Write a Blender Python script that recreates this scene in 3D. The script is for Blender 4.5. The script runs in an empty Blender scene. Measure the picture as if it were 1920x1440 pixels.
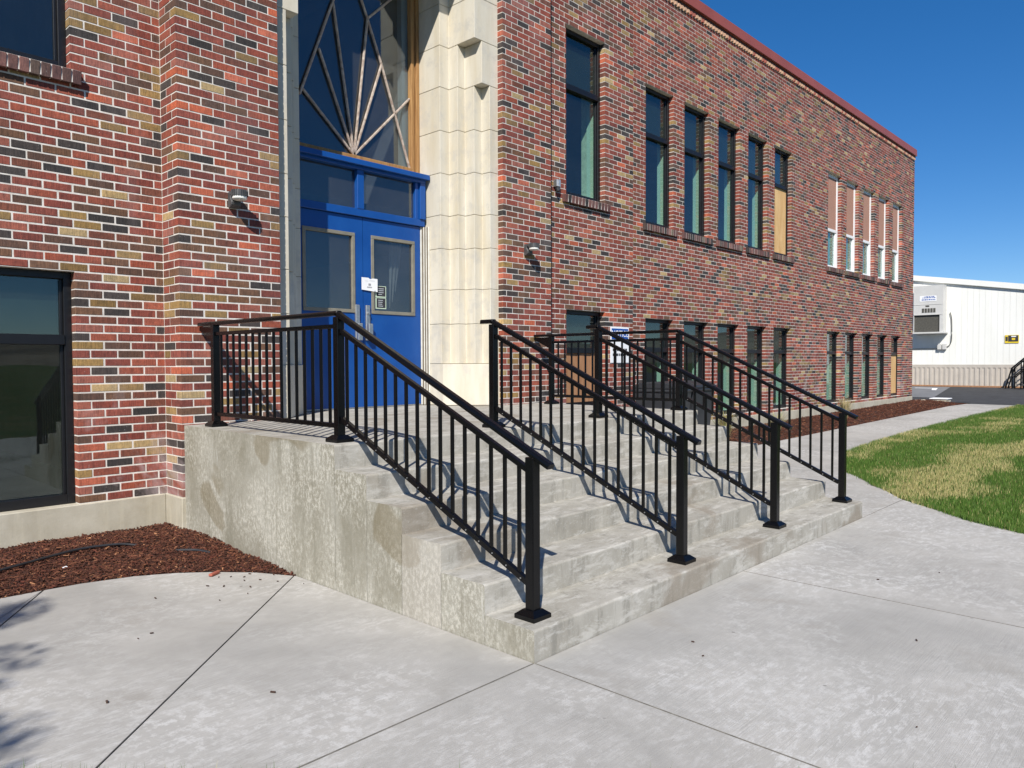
import bpy, bmesh, math, random
import numpy as np
from mathutils import Vector, Matrix, noise as mnoise

random.seed(7)
rng = np.random.default_rng(7)
S = bpy.context.scene
COL = S.collection

# ------------------------------------------------------------------ camera
CAM = Vector((-2.6417, -2.3616, 1.4430))
RIGHT = Vector((0.68768, -0.72601, -0.00354))
DOWN = Vector((-0.02405, -0.01791, -0.99955))
FWD = Vector((0.72562, 0.68745, -0.02978))
cam_d = bpy.data.cameras.new("camera")
cam = bpy.data.objects.new("camera", cam_d)
COL.objects.link(cam)
m = Matrix.Identity(4)
for i in range(3):
    m[i][0], m[i][1], m[i][2], m[i][3] = RIGHT[i], -DOWN[i], -FWD[i], CAM[i]
cam.matrix_world = m
cam_d.sensor_width = 36.0
cam_d.lens = 36.0 * 1403.15 / 1920.0
cam_d.clip_start = 0.05
cam_d.clip_end = 4000
S.camera = cam
FPX = 1403.15

# ------------------------------------------------------------------ sky, sun, exposure
SUNV = Vector((0.567, 0.457, -0.628)).normalized()      # direction the light travels
elev = math.asin(-SUNV.z)
world = bpy.data.worlds.new("World")
S.world = world
world.use_nodes = True
wn = world.node_tree.nodes
wl = world.node_tree.links
wn.clear()
sky = wn.new("ShaderNodeTexSky")
sky.sky_type = 'NISHITA'
sky.sun_disc = False
sky.sun_elevation = elev
sky.sun_rotation = math.atan2(-SUNV.x, -SUNV.y)
sky.altitude = 2500
sky.air_density = 1.0
sky.dust_density = 0.0
sky.ozone_density = 4.0
bg = wn.new("ShaderNodeBackground")
bg.inputs[1].default_value = 0.134
wo = wn.new("ShaderNodeOutputWorld")
hs = wn.new("ShaderNodeHueSaturation")          # the deep blue of a very clear day, whole sky alike
hs.inputs["Saturation"].default_value = 1.44
hs.inputs["Hue"].default_value = 0.507
gm = wn.new("ShaderNodeGamma")
gm.inputs["Gamma"].default_value = 0.80
wl.new(sky.outputs[0], gm.inputs["Color"])
wl.new(gm.outputs[0], hs.inputs["Color"])
wl.new(hs.outputs[0], bg.inputs[0])
wl.new(bg.outputs[0], wo.inputs[0])
sun_d = bpy.data.lights.new("sun", 'SUN')
sun_d.energy = 5.0
sun_d.angle = math.radians(0.53)
sun_d.color = (1.0, 0.96, 0.90)
sun = bpy.data.objects.new("sun", sun_d)
sun.rotation_euler = SUNV.to_track_quat('-Z', 'Y').to_euler()
sun.location = (-20, -16, 25)
COL.objects.link(sun)
S.view_settings.view_transform = 'Standard'
S.view_settings.look = 'None'
S.view_settings.exposure = 0.30
S.view_settings.gamma = 1.0
S.view_settings.use_curve_mapping = False
S.render.engine = 'CYCLES'
S.cycles.max_bounces = 8
S.cycles.transparent_max_bounces = 16
S.cycles.use_denoising = True

# ------------------------------------------------------------------ helpers
def lin(c):
    def f(v):
        v = v / 255.0
        return v / 12.92 if v <= 0.04045 else ((v + 0.055) / 1.055) ** 2.4
    return tuple(f(v) for v in c)

def alb(c, k=0.75):
    return tuple(min(0.85, v / k) for v in lin(c))

class NT:
    """tiny node-tree helper"""
    def __init__(self, name):
        self.m = bpy.data.materials.new(name)
        self.m.use_nodes = True
        self.t = self.m.node_tree
        self.t.nodes.clear()
        self.out = self.n("ShaderNodeOutputMaterial")
        self.pos = self.n("ShaderNodeNewGeometry").outputs["Position"]
    def n(self, typ, **kw):
        nd = self.t.nodes.new(typ)
        for k, v in kw.items():
            setattr(nd, k, v)
        return nd
    def l(self, a, b):
        self.t.links.new(a, b)
    def scaled(self, sx, sy, sz, src=None):
        mp = self.n("ShaderNodeMapping")
        mp.inputs["Scale"].default_value = (sx, sy, sz)
        self.l(src or self.pos, mp.inputs["Vector"])
        return mp.outputs[0]
    def noise(self, scale, detail=4, rough=0.55, vec=None, dist=0.0):
        nd = self.n("ShaderNodeTexNoise")
        nd.inputs["Scale"].default_value = scale
        nd.inputs["Detail"].default_value = detail
        nd.inputs["Roughness"].default_value = rough
        nd.inputs["Distortion"].default_value = dist
        self.l(vec or self.pos, nd.inputs["Vector"])
        return nd.outputs["Fac"]
    def ramp(self, fac, stops, interp='LINEAR'):
        nd = self.n("ShaderNodeValToRGB")
        nd.color_ramp.interpolation = interp
        el = nd.color_ramp.elements
        while len(el) < len(stops):
            el.new(0.5)
        for e, (p, c) in zip(el, stops):
            e.position = p
            e.color = (c, c, c, 1) if isinstance(c, (int, float)) else (*c, 1)
        self.l(fac, nd.inputs["Fac"])
        return nd.outputs["Color"]
    def mix(self, fac, a, b, mode='MIX'):
        nd = self.n("ShaderNodeMix", data_type='RGBA', blend_type=mode)
        for sock, v in ((nd.inputs[0], fac), (nd.inputs[6], a), (nd.inputs[7], b)):
            if isinstance(v, (int, float)):
                sock.default_value = v
            elif isinstance(v, (tuple, list)):
                sock.default_value = (*v, 1)
            else:
                self.l(v, sock)
        return nd.outputs[2]
    def math(self, op, a, b=None, clamp=False):
        nd = self.n("ShaderNodeMath", operation=op)
        nd.use_clamp = clamp
        for s, v in ((nd.inputs[0], a), (nd.inputs[1], b)):
            if v is None:
                continue
            if isinstance(v, (int, float)):
                s.default_value = v
            else:
                self.l(v, s)
        return nd.outputs[0]
    def bump(self, h, strength=0.3, dist=0.01):
        nd = self.n("ShaderNodeBump")
        nd.inputs["Strength"].default_value = strength
        nd.inputs["Distance"].default_value = dist
        self.l(h, nd.inputs["Height"])
        return nd.outputs[0]
    def bsdf(self, color, rough=0.7, metal=0.0, spec=0.5, normal=None):
        nd = self.n("ShaderNodeBsdfPrincipled")
        for key, v in (("Base Color", color), ("Roughness", rough), ("Metallic", metal), ("Specular IOR Level", spec)):
            s = nd.inputs[key]
            if isinstance(v, (int, float)):
                s.default_value = v
            elif isinstance(v, (tuple, list)):
                s.default_value = (*v, 1)
            else:
                self.l(v, s)
        if normal is not None:
            self.l(normal, nd.inputs["Normal"])
        self.l(nd.outputs[0], self.out.inputs[0])
        return nd

def simple(name, color, rough=0.6, metal=0.0, var=0.12, scale=9.0, bump=0.0, spec=0.5, bscale=60):
    t = NT(name)
    f = t.noise(scale, 5)
    c = t.mix(t.ramp(f, [(0.3, 0), (0.7, 1)]), tuple(v * (1 - var) for v in color), tuple(min(1, v * (1 + var)) for v in color))
    nrm = t.bump(t.noise(bscale, 3), bump, 0.004) if bump else None
    t.bsdf(c, rough, metal, spec, nrm)
    return t.m

# ---- brick
def brick_mat(name, src):
    t = NT(name)
    if src == 'object':
        col = t.n("ShaderNodeObjectInfo").outputs["Color"]
    else:
        a = t.n("ShaderNodeAttribute")
        a.attribute_name = "tone"
        col = a.outputs["Color"]
    streak = t.noise(1.0, 3, 0.6, t.scaled(150, 150, 9))
    mott = t.noise(34, 6, 0.7)
    flash = t.noise(7.5, 5, 0.7, None, 0.8)
    c = t.mix(t.ramp(streak, [(0.38, 0.0), (0.60, 1.0)]), t.mix(0.75, col, (0.52, 0.52, 0.54), 'MULTIPLY'), col)
    c = t.mix(t.ramp(flash, [(0.40, 0.0), (0.66, 0.8)]), c, t.mix(1.0, c, (0.66, 0.74, 0.80), 'MULTIPLY'))
    c = t.mix(t.ramp(mott, [(0.42, 0.0), (0.70, 0.8)]), c, t.mix(1.0, c, (1.38, 1.34, 1.28), 'MULTIPLY'))
    c = t.mix(t.ramp(t.noise(95, 4, 0.75), [(0.60, 0.0), (0.70, 0.6)]), c, t.mix(1.0, c, (0.45, 0.45, 0.47), 'MULTIPLY'))
    c = t.mix(t.ramp(t.noise(55, 3, 0.6), [(0.68, 0.0), (0.74, 0.35)]), c, (0.50, 0.46, 0.42))
    big = t.noise(1.1, 4, 0.65, None, 1.0)
    sep = t.n("ShaderNodeSeparateXYZ")
    t.l(t.pos, sep.inputs[0])
    low = t.math('MULTIPLY', t.math('SUBTRACT', 1.5, sep.outputs[2], True), 0.55, True)
    eff = t.math('MULTIPLY', t.ramp(big, [(0.55, 0), (0.72, 1)]), t.math('ADD', low, 0.10), True)
    c = t.mix(eff, c, (0.52, 0.42, 0.41))
    h = t.math('ADD', t.math('MULTIPLY', streak, 0.7), t.noise(70, 4))
    t.bsdf(c, 0.82, 0, 0.3, t.bump(h, 0.45, 0.004))
    return t.m
M_BRICK = brick_mat("brick_field", 'attr')
M_BRICK1 = brick_mat("brick_single", 'object')

def mortar_mat():
    t = NT("mortar")
    f = t.noise(14, 5, 0.6)
    c = t.mix(t.ramp(f, [(0.3, 0), (0.7, 1)]), (0.56, 0.51, 0.445), (0.79, 0.74, 0.665))
    t.bsdf(c, 0.9, 0, 0.2, t.bump(t.noise(160, 3), 0.5, 0.003))
    return t.m
M_MORTAR = mortar_mat()

def stone_mat():
    t = NT("limestone")
    rnd = t.n("ShaderNodeObjectInfo").outputs["Random"]
    base = t.mix(rnd, (0.60, 0.55, 0.445), (0.66, 0.615, 0.515))
    st = t.noise(1.0, 4, 0.6, t.scaled(7, 7, 1.1))
    c = t.mix(t.ramp(st, [(0.40, 0), (0.66, 0.85)]), base, (0.56, 0.495, 0.37))
    c = t.mix(t.ramp(t.noise(5, 6, 0.7), [(0.50, 0), (0.66, 0.6)]), c, (0.47, 0.445, 0.395))
    c = t.mix(t.ramp(t.noise(120, 2), [(0.62, 0), (0.72, 0.35)]), c, (0.40, 0.37, 0.31))
    t.bsdf(c, 0.85, 0, 0.25, t.bump(t.noise(90, 5), 0.25, 0.003))
    return t.m
M_STONE = stone_mat()

def concrete_steps_mat():
    t = NT("concrete_steps")
    f = t.noise(2.4, 8, 0.7, None, 0.5)
    c = t.mix(t.ramp(f, [(0.32, 0), (0.68, 1)]), (0.30, 0.278, 0.230), (0.43, 0.406, 0.352))
    run = t.noise(1.0, 7, 0.72, t.scaled(11, 11, 2.2), 0.3)
    c = t.mix(t.ramp(run, [(0.50, 0), (0.62, 0.6)]), c, (0.225, 0.212, 0.178))
    whit = t.noise(1.0, 9, 0.78, t.scaled(4, 13, 13), 0.3)
    c = t.mix(t.ramp(whit, [(0.50, 0), (0.60, 0.62)]), c, (0.56, 0.535, 0.48))
    br = t.noise(1.25, 5, 0.5, None, 0.9)
    c = t.mix(t.ramp(br, [(0.585, 0), (0.66, 0.62)]), c, (0.235, 0.195, 0.145))
    c = t.mix(t.ramp(t.noise(150, 3, 0.7), [(0.60, 0), (0.70, 0.45)]), c, (0.17, 0.165, 0.145))
    c = t.mix(t.ramp(t.noise(75, 4, 0.7), [(0.58, 0), (0.68, 0.4)]), c, (0.58, 0.56, 0.515))
    t.bsdf(c, 0.9, 0, 0.25, t.bump(t.noise(110, 6, 0.75), 0.5, 0.004))
    return t.m
M_STEP = concrete_steps_mat()

def concrete_side_mat(name="concrete_formed_side", lift=1.0):
    t = NT(name)
    f = t.noise(1.0, 7, 0.68, t.scaled(1.9, 1.9, 1.2), 0.5)
    c = t.mix(t.ramp(f, [(0.34, 0), (0.66, 1)]), (0.235, 0.215, 0.160), (0.375, 0.355, 0.295))
    speck = t.noise(1.0, 6, 0.8, t.scaled(40, 40, 27))
    zone = t.noise(1.9, 5, 0.65, None, 0.6)
    sp = t.math('MULTIPLY', t.ramp(speck, [(0.47, 0.0), (0.58, 0.9)]), t.ramp(zone, [(0.40, 0.12 * lift), (0.58, 1.0)]))
    c = t.mix(sp, c, (0.54, 0.51, 0.43))
    run = t.noise(1.0, 5, 0.65, t.scaled(5.0, 5.0, 0.7), 0.5)
    c = t.mix(t.ramp(run, [(0.54, 0), (0.66, 0.55)]), c, (0.20, 0.185, 0.135))
    run2 = t.noise(1.0, 6, 0.75, t.scaled(14, 14, 2.0), 0.4)
    c = t.mix(t.ramp(run2, [(0.62, 0), (0.70, 0.5)]), c, (0.56, 0.545, 0.49))
    st = t.noise(1.45, 3, 0.45, None, 0.5)
    c = t.mix(t.ramp(st, [(0.64, 0), (0.665, 0.55)]), c, (0.185, 0.15, 0.085))
    c = t.mix(t.ramp(t.noise(120, 3), [(0.64, 0), (0.72, 0.6)]), c, (0.11, 0.10, 0.08))
    if lift != 1.0:
        c = t.mix(0.32, c, (0.50, 0.455, 0.40))
    t.bsdf(c, 0.92, 0, 0.2, t.bump(speck, 0.5, 0.005))
    return t.m
M_SIDE2 = concrete_side_mat("concrete_patched_side", 5.0)
M_SIDE = concrete_side_mat()

def paving_mat():
    t = NT("concrete_paving")
    rnd = t.n("ShaderNodeObjectInfo").outputs["Random"]
    base = t.mix(rnd, (0.405, 0.386, 0.354), (0.435, 0.419, 0.389))
    f = t.noise(0.7, 7, 0.62, None, 0.8)
    c = t.mix(t.ramp(f, [(0.34, 0), (0.66, 1)]), t.mix(1.0, base, (0.84, 0.84, 0.83), 'MULTIPLY'), t.mix(1.0, base, (1.10, 1.09, 1.07), 'MULTIPLY'))
    med = t.noise(4.5, 8, 0.72, None, 0.5)
    c = t.mix(t.ramp(med, [(0.38, 0.0), (0.62, 0.55)]), c, t.mix(1.0, c, (0.83, 0.83, 0.82), 'MULTIPLY'))
    # mineral bloom: sharp flakes inside soft zones
    zone = t.noise(0.62, 5, 0.62, None, 0.8)
    rot = t.n("ShaderNodeMapping")
    rot.inputs["Rotation"].default_value = (0, 0, 0.80)
    rot.inputs["Scale"].default_value = (9, 21, 1)
    t.l(t.pos, rot.inputs["Vector"])
    fine = t.noise(1.0, 9, 0.78, rot.outputs[0], 0.25)
    zr = t.ramp(zone, [(0.43, 0), (0.60, 1)])
    fine2 = t.noise(15, 10, 0.78, None, 0.15)
    fm = t.mix(t.ramp(t.noise(1.1, 4), [(0.42, 0), (0.58, 1)]), t.ramp(fine, [(0.49, 0), (0.58, 1)]), t.ramp(fine2, [(0.49, 0), (0.57, 0.9)]))
    m1 = t.math('MULTIPLY', zr, fm)
    c = t.mix(t.math('MULTIPLY', m1, 0.78), c, (0.60, 0.585, 0.55))
    # broom lines
    rb = t.n("ShaderNodeMapping")
    rb.inputs["Rotation"].default_value = (0, 0, -0.55)
    rb.inputs["Scale"].default_value = (4, 210, 1)
    t.l(t.pos, rb.inputs["Vector"])
    broom = t.noise(1.0, 3, 0.6, rb.outputs[0])
    bz = t.ramp(t.noise(0.9, 4, 0.6), [(0.42, 0.15), (0.62, 1.0)])
    c = t.mix(t.math('MULTIPLY', t.ramp(broom, [(0.36, 0.42), (0.56, 0.0)]), bz), c, (0.26, 0.25, 0.23))
    # damp or greasy blots, hairline scuffs, small drips
    c = t.mix(t.ramp(t.noise(1.6, 5, 0.55, None, 0.4), [(0.60, 0), (0.69, 0.42)]), c, (0.30, 0.275, 0.235))
    v = t.n("ShaderNodeTexVoronoi")
    v.inputs["Scale"].default_value = 4.2
    v.inputs["Randomness"].default_value = 1.0
    t.l(t.pos, v.inputs["Vector"])
    sp = t.ramp(v.outputs["Distance"], [(0.030, 0.75), (0.052, 0.0)])
    gate = t.ramp(t.noise(0.9, 3), [(0.45, 0), (0.52, 1)])
    c = t.mix(t.math('MULTIPLY', sp, gate), c, (0.20, 0.19, 0.17))
    c = t.mix(t.ramp(t.noise(210, 3, 0.7), [(0.60, 0), (0.72, 0.35)]), c, (0.25, 0.24, 0.22))
    t.bsdf(c, 0.9, 0, 0.25, t.bump(t.math('ADD', t.noise(170, 5, 0.75), t.math('MULTIPLY', broom, 1.4)), 0.45, 0.003))
    return t.m
M_PAVE = paving_mat()

def foundation_mat():
    t = NT("foundation_concrete")
    f = t.noise(3.5, 6, 0.65)
    c = t.mix(t.ramp(f, [(0.3, 0), (0.7, 1)]), (0.37, 0.33, 0.25), (0.50, 0.46, 0.37))
    c = t.mix(t.ramp(t.noise(1.0, 4, 0.6, t.scaled(12, 12, 1)), [(0.5, 0), (0.7, 0.5)]), c, (0.55, 0.50, 0.38))
    t.bsdf(c, 0.9, 0, 0.2, t.bump(t.noise(80, 5), 0.35, 0.004))
    return t.m
M_FDN = foundation_mat()

M_BLACK = simple("black_powder_coat", (0.003, 0.003, 0.0033), 0.27, 0.0, 0.2, 30, 0.05, 0.30, 420)
M_FRAME = simple("black_anodised_frame", (0.006, 0.006, 0.007), 0.42, 0.0, 0.2, 12)
M_WHITEF = simple("white_vinyl_frame", (0.80, 0.80, 0.79), 0.5, 0, 0.03, 4)
M_PLASTER = simple("interior_plaster", (0.72, 0.74, 0.70), 0.8, 0, 0.05, 3)
M_ROOM = simple("interior_dark", (0.10, 0.10, 0.10), 0.9, 0, 0.2, 1.5)
M_DARKP = simple("dark_backing", (0.018, 0.019, 0.022), 0.9, 0, 0.2, 3)
M_MIMIC = simple("pale_mimic_cloth", (0.60, 0.50, 0.42), 0.9, 0, 0.12, 8)
M_BLUE = None
M_CAP = simple("red_brown_metal_cap", (0.30, 0.075, 0.052), 0.45, 0, 0.1, 2.0)
M_BROWNPANEL = simple("brown_infill_panel", (0.40, 0.215, 0.15), 0.7, 0, 0.05, 3)
M_ALU = simple("brushed_aluminium", (0.52, 0.52, 0.51), 0.38, 0.85, 0.15, 40)
M_GREYLAMP = simple("bronze_grey_cast_metal", (0.075, 0.075, 0.075), 0.5, 0.2, 0.15, 30, 0.1)
M_LENS = simple("frosted_lens", (0.78, 0.77, 0.70), 0.35, 0, 0.05, 20)
M_BEAD = simple("olive_grey_glazing_bead", (0.20, 0.185, 0.145), 0.6, 0, 0.15, 12)
M_PAPER = simple("white_paper", (0.80, 0.80, 0.80), 0.8, 0, 0.03, 6)
M_INK = simple("dark_ink", (0.03, 0.03, 0.035), 0.8, 0, 0.1, 8)
M_SIGNBLUE = simple("sign_blue", (0.01, 0.075, 0.32), 0.45, 0, 0.06, 5)
M_YELLOW = simple("sign_yellow", (0.72, 0.52, 0.03), 0.5, 0, 0.08, 8)
M_TRIM = simple("white_painted_trim", (0.70, 0.68, 0.61), 0.6, 0, 0.12, 14)
M_CREAM = None
M_SKIRT = simple("beige_ribbed_skirting", (0.47, 0.42, 0.36), 0.6, 0, 0.08, 3)
M_ACGREY = simple("light_grey_enamel", (0.56, 0.55, 0.52), 0.5, 0, 0.05, 4)
M_COIL = simple("dark_condenser_coil", (0.095, 0.09, 0.075), 0.7, 0.3, 0.25, 18)
M_ASPHALT = simple("asphalt", (0.045, 0.045, 0.047), 0.9, 0, 0.25, 3, 0.5, 0.3, 160)
M_SOIL = simple("dark_soil", (0.055, 0.030, 0.020), 0.95, 0, 0.3, 12, 0.5)
M_RUBBER = simple("black_poly_pipe", (0.018, 0.018, 0.02), 0.45, 0, 0.2, 20)
M_BIN = simple("charcoal_plastic", (0.028, 0.030, 0.034), 0.42, 0, 0.15, 10, 0.05)
M_BARKT = simple("tree_bark", (0.11, 0.075, 0.05), 0.9, 0, 0.3, 14, 0.6, 0.2, 40)
M_REDWOOD = simple("red_bark_piece", (0.33, 0.09, 0.055), 0.8, 0, 0.2, 40)
M_HILL = simple("dry_hill", (0.16, 0.125, 0.085), 1.0, 0, 0.35, 0.01)

def blue_mat():
    t = NT("blue_gloss_paint")
    f = t.noise(3.0, 5, 0.6)
    c = t.mix(t.ramp(f, [(0.3, 0), (0.7, 1)]), (0.004, 0.056, 0.245), (0.008, 0.074, 0.29))
    sc = t.noise(1.0, 4, 0.7, t.scaled(30, 30, 6))
    c = t.mix(t.ramp(sc, [(0.66, 0), (0.74, 0.25)]), c, (0.05, 0.16, 0.38))
    t.bsdf(c, 0.38, 0, 0.4, t.bump(t.noise(45, 3), 0.05, 0.004))
    return t.m
M_BLUE = blue_mat()

def wood_mat(name, a, b, sc=(30, 30, 2.2)):
    t = NT(name)
    f = t.noise(1.0, 6, 0.65, t.scaled(*sc), 1.2)
    c = t.mix(t.ramp(f, [(0.3, 0), (0.7, 1)]), a, b)
    t.bsdf(c, 0.7, 0, 0.3, t.bump(f, 0.25, 0.003))
    return t.m
M_PLY = wood_mat("plywood", (0.56, 0.33, 0.13), (0.72, 0.48, 0.23), (6, 6, 1.4))
M_PLANK = wood_mat("weathered_planks", (0.26, 0.12, 0.055), (0.42, 0.23, 0.12))
M_OLDWOOD = wood_mat("old_varnished_wood", (0.24, 0.115, 0.04), (0.44, 0.25, 0.095))
M_PEEL = wood_mat("peeling_muntin_wood", (0.22, 0.14, 0.10), (0.60, 0.52, 0.44), (22, 22, 14))

def glass_mat(name, tint, refl=1.9, rough=0.0, dirt=0.03):
    t = NT(name)
    lw = t.n("ShaderNodeLayerWeight")
    lw.inputs["Blend"].default_value = 0.5
    sch = t.math('ADD', t.math('MULTIPLY', t.math('POWER', lw.outputs["Facing"], 5.0), 0.96), 0.045)
    fac = t.math('MULTIPLY', sch, refl, True)
    tr = t.n("ShaderNodeBsdfTransparent")
    tr.inputs[0].default_value = (*tint, 1)
    gl = t.n("ShaderNodeBsdfGlossy")
    gl.inputs["Roughness"].default_value = rough
    gl.inputs["Color"].default_value = (0.92, 0.96, 1.0, 1)
    wav = t.noise(1.6, 2, 0.5)
    nb = t.bump(wav, 0.04, 0.02)
    t.l(nb, gl.inputs["Normal"])
    mx = t.n("ShaderNodeMixShader")
    t.l(fac, mx.inputs[0])
    t.l(tr.outputs[0], mx.inputs[1])
    t.l(gl.outputs[0], mx.inputs[2])
    df = t.n("ShaderNodeBsdfDiffuse")
    df.inputs["Color"].default_value = (0.55, 0.54, 0.52, 1)
    dust = t.math('MULTIPLY', t.ramp(t.noise(2.2, 6, 0.7), [(0.3, 0.5), (0.7, 1.0)]), dirt)
    m2 = t.n("ShaderNodeMixShader")
    t.l(dust, m2.inputs[0]); t.l(mx.outputs[0], m2.inputs[1]); t.l(df.outputs[0], m2.inputs[2])
    t.l(m2.outputs[0], t.out.inputs[0])
    return t.m
M_GLASS = glass_mat("window_glass", (0.72, 0.85, 0.80), 1.4, 0.0, 0.012)
M_GLASSD = glass_mat("door_glass", (0.60, 0.66, 0.68), 2.0, 0.0, 0.05)

def attr_mat(name, rough=0.8, trans=0.0):
    t = NT(name)
    a = t.n("ShaderNodeAttribute")
    a.attribute_name = "tone"
    t.bsdf(a.outputs["Color"], rough, 0, 0.25)
    return t.m
M_CHIP = attr_mat("bark_chip", 0.9)
M_BLADE = attr_mat("grass_blade", 0.6)
M_LEAF = attr_mat("leaf", 0.55)

def lawn_mat():
    t = NT("lawn_ground")
    f = t.noise(0.8, 4, 0.55, None, 0.6)
    c = t.mix(t.ramp(f, [(0.45, 0), (0.6, 1)]), (0.045, 0.098, 0.016), (0.13, 0.13, 0.045))
    c = t.mix(t.ramp(t.noise(60, 3), [(0.3, 0.5), (0.7, 0)]), c, (0.03, 0.04, 0.012))
    t.bsdf(c, 0.95, 0, 0.1, t.bump(t.noise(80, 4), 0.8, 0.02))
    return t.m
M_LAWN = lawn_mat()

def panel_mat():
    t = NT("white_metal_siding")
    f = t.noise(1.0, 4, 0.6, t.scaled(2, 2, 0.5))
    c = t.mix(t.ramp(f, [(0.3, 0), (0.7, 1)]), (0.76, 0.75, 0.69), (0.82, 0.81, 0.76))
    t.bsdf(c, 0.5, 0, 0.4)
    return t.m
M_CREAM = panel_mat()

ORG = {}
class MB:
    """collects shapes (world coordinates) and builds ONE mesh object"""
    def __init__(self):
        self.v, self.f, self.mi = [], [], []
    def quad(self, a, b, c, d, mi=0):
        n = len(self.v)
        self.v += [tuple(a), tuple(b), tuple(c), tuple(d)]
        self.f.append((n, n + 1, n + 2, n + 3)); self.mi.append(mi)
    def poly(self, pts, mi=0):
        n = len(self.v)
        self.v += [tuple(p) for p in pts]
        self.f.append(tuple(range(n, n + len(pts)))); self.mi.append(mi)
    def box(self, x0, x1, y0, y1, z0, z1, mi=0):
        n = len(self.v)
        self.v += [(x0, y0, z0), (x1, y0, z0), (x1, y1, z0), (x0, y1, z0), (x0, y0, z1), (x1, y0, z1), (x1, y1, z1), (x0, y1, z1)]
        for q in ((0, 3, 2, 1), (4, 5, 6, 7), (0, 1, 5, 4), (1, 2, 6, 5), (2, 3, 7, 6), (3, 0, 4, 7)):
            self.f.append(tuple(n + i for i in q)); self.mi.append(mi)
        return self
    def prism(self, pts, z0, z1, mi=0):
        """pts: CCW plan polygon"""
        a = sum(pts[i][0] * pts[(i + 1) % len(pts)][1] - pts[(i + 1) % len(pts)][0] * pts[i][1] for i in range(len(pts)))
        if a < 0:
            pts = pts[::-1]
        n = len(self.v); k = len(pts)
        self.v += [(p[0], p[1], z0) for p in pts] + [(p[0], p[1], z1) for p in pts]
        self.f.append(tuple(n + i for i in range(k))[::-1]); self.mi.append(mi)
        self.f.append(tuple(n + k + i for i in range(k))); self.mi.append(mi)
        for i in range(k):
            j = (i + 1) % k
            self.f.append((n + i, n + j, n + k + j, n + k + i)); self.mi.append(mi)
        return self
    def extrude(self, prof, axis, a, b, mi=0, end_mi=None):
        """prof: polygon in the two remaining axes, extruded along axis from a to b"""
        k = len(prof); n = len(self.v)
        def put(p, s):
            return {0: (s, p[0], p[1]), 1: (p[0], s, p[1]), 2: (p[0], p[1], s)}[axis]
        self.v += [put(p, a) for p in prof] + [put(p, b) for p in prof]
        e = mi if end_mi is None else end_mi
        self.f.append(tuple(n + i for i in range(k))[::-1]); self.mi.append(e)
        self.f.append(tuple(n + k + i for i in range(k))); self.mi.append(e)
        for i in range(k):
            j = (i + 1) % k
            self.f.append((n + i, n + j, n + k + j, n + k + i)); self.mi.append(mi)
        return self
    def bar(self, p, q, w, h, mi=0, up=(0, 0, 1)):
        """rectangular bar from p to q; w across, h along 'up'"""
        p, q = Vector(p), Vector(q)
        d = (q - p).normalized()
        s = d.cross(Vector(up))
        if s.length < 1e-5:
            s = Vector((1, 0, 0))
        s.normalize()
        u = s.cross(d)
        n = len(self.v)
        for c in (p, q):
            for a, b in ((-1, -1), (1, -1), (1, 1), (-1, 1)):
                self.v.append(tuple(c + s * (a * w / 2) + u * (b * h / 2)))
        for qd in ((0, 1, 2, 3), (7, 6, 5, 4), (0, 4, 5, 1), (1, 5, 6, 2), (2, 6, 7, 3), (3, 7, 4, 0)):
            self.f.append(tuple(n + i for i in qd)); self.mi.append(mi)
        return self
    def tube(self, pts, r, seg=8, mi=0, cap=True):
        pts = [Vector(p) for p in pts]
        rs = r if isinstance(r, (list, tuple)) else [r] * len(pts)
        n0 = len(self.v)
        for i, p in enumerate(pts):
            d = (pts[min(i + 1, len(pts) - 1)] - pts[max(i - 1, 0)]).normalized()
            s = d.cross(Vector((0, 0, 1)))
            if s.length < 1e-4:
                s = d.cross(Vector((0, 1, 0)))
            s.normalize(); u = s.cross(d)
            for k in range(seg):
                a = 2 * math.pi * k / seg
                self.v.append(tuple(p + s * math.cos(a) * rs[i] + u * math.sin(a) * rs[i]))
        for i in range(len(pts) - 1):
            for k in range(seg):
                a, b = n0 + i * seg + k, n0 + i * seg + (k + 1) % seg
                self.f.append((a, b, b + seg, a + seg)); self.mi.append(mi)
        if cap:
            self.f.append(tuple(n0 + k for k in range(seg))[::-1]); self.mi.append(mi)
            e = n0 + (len(pts) - 1) * seg
            self.f.append(tuple(e + k for k in range(seg))); self.mi.append(mi)
        return self
    def build(self, name, mats, parent=None, bevel=0.0, smooth=False, kind=None, seg=1, fix=True):
        if not isinstance(mats, (list, tuple)):
            mats = [mats]
        o0 = ORG.get(parent.name, Vector((0, 0, 0))) if parent else Vector((0, 0, 0))
        me = bpy.data.meshes.new(name)
        vs = [(x - o0.x, y - o0.y, z - o0.z) for x, y, z in self.v]
        me.from_pydata(vs, [], self.f)
        for mt in mats:
            me.materials.append(mt)
        if len(mats) > 1:
            me.polygons.foreach_set("material_index", self.mi)
        if bevel or fix:
            bm = bmesh.new(); bm.from_mesh(me)
            bmesh.ops.recalc_face_normals(bm, faces=bm.faces)
            if bevel:
                es = [e for e in bm.edges if len(e.link_faces) == 2 and e.calc_face_angle(0) > 0.5]
                bmesh.ops.bevel(bm, geom=es, offset=bevel, segments=seg, affect='EDGES', profile=0.6)
            bm.to_mesh(me); bm.free()
        if smooth:
            me.polygons.foreach_set("use_smooth", [True] * len(me.polygons))
            me.set_sharp_from_angle(angle=0.6) if hasattr(me, "set_sharp_from_angle") else None
        me.update()
        o = bpy.data.objects.new(name, me)
        COL.objects.link(o)
        if parent:
            o.parent = parent
            ORG[o.name] = o0
        if kind:
            o["kind"] = kind
        return o

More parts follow.
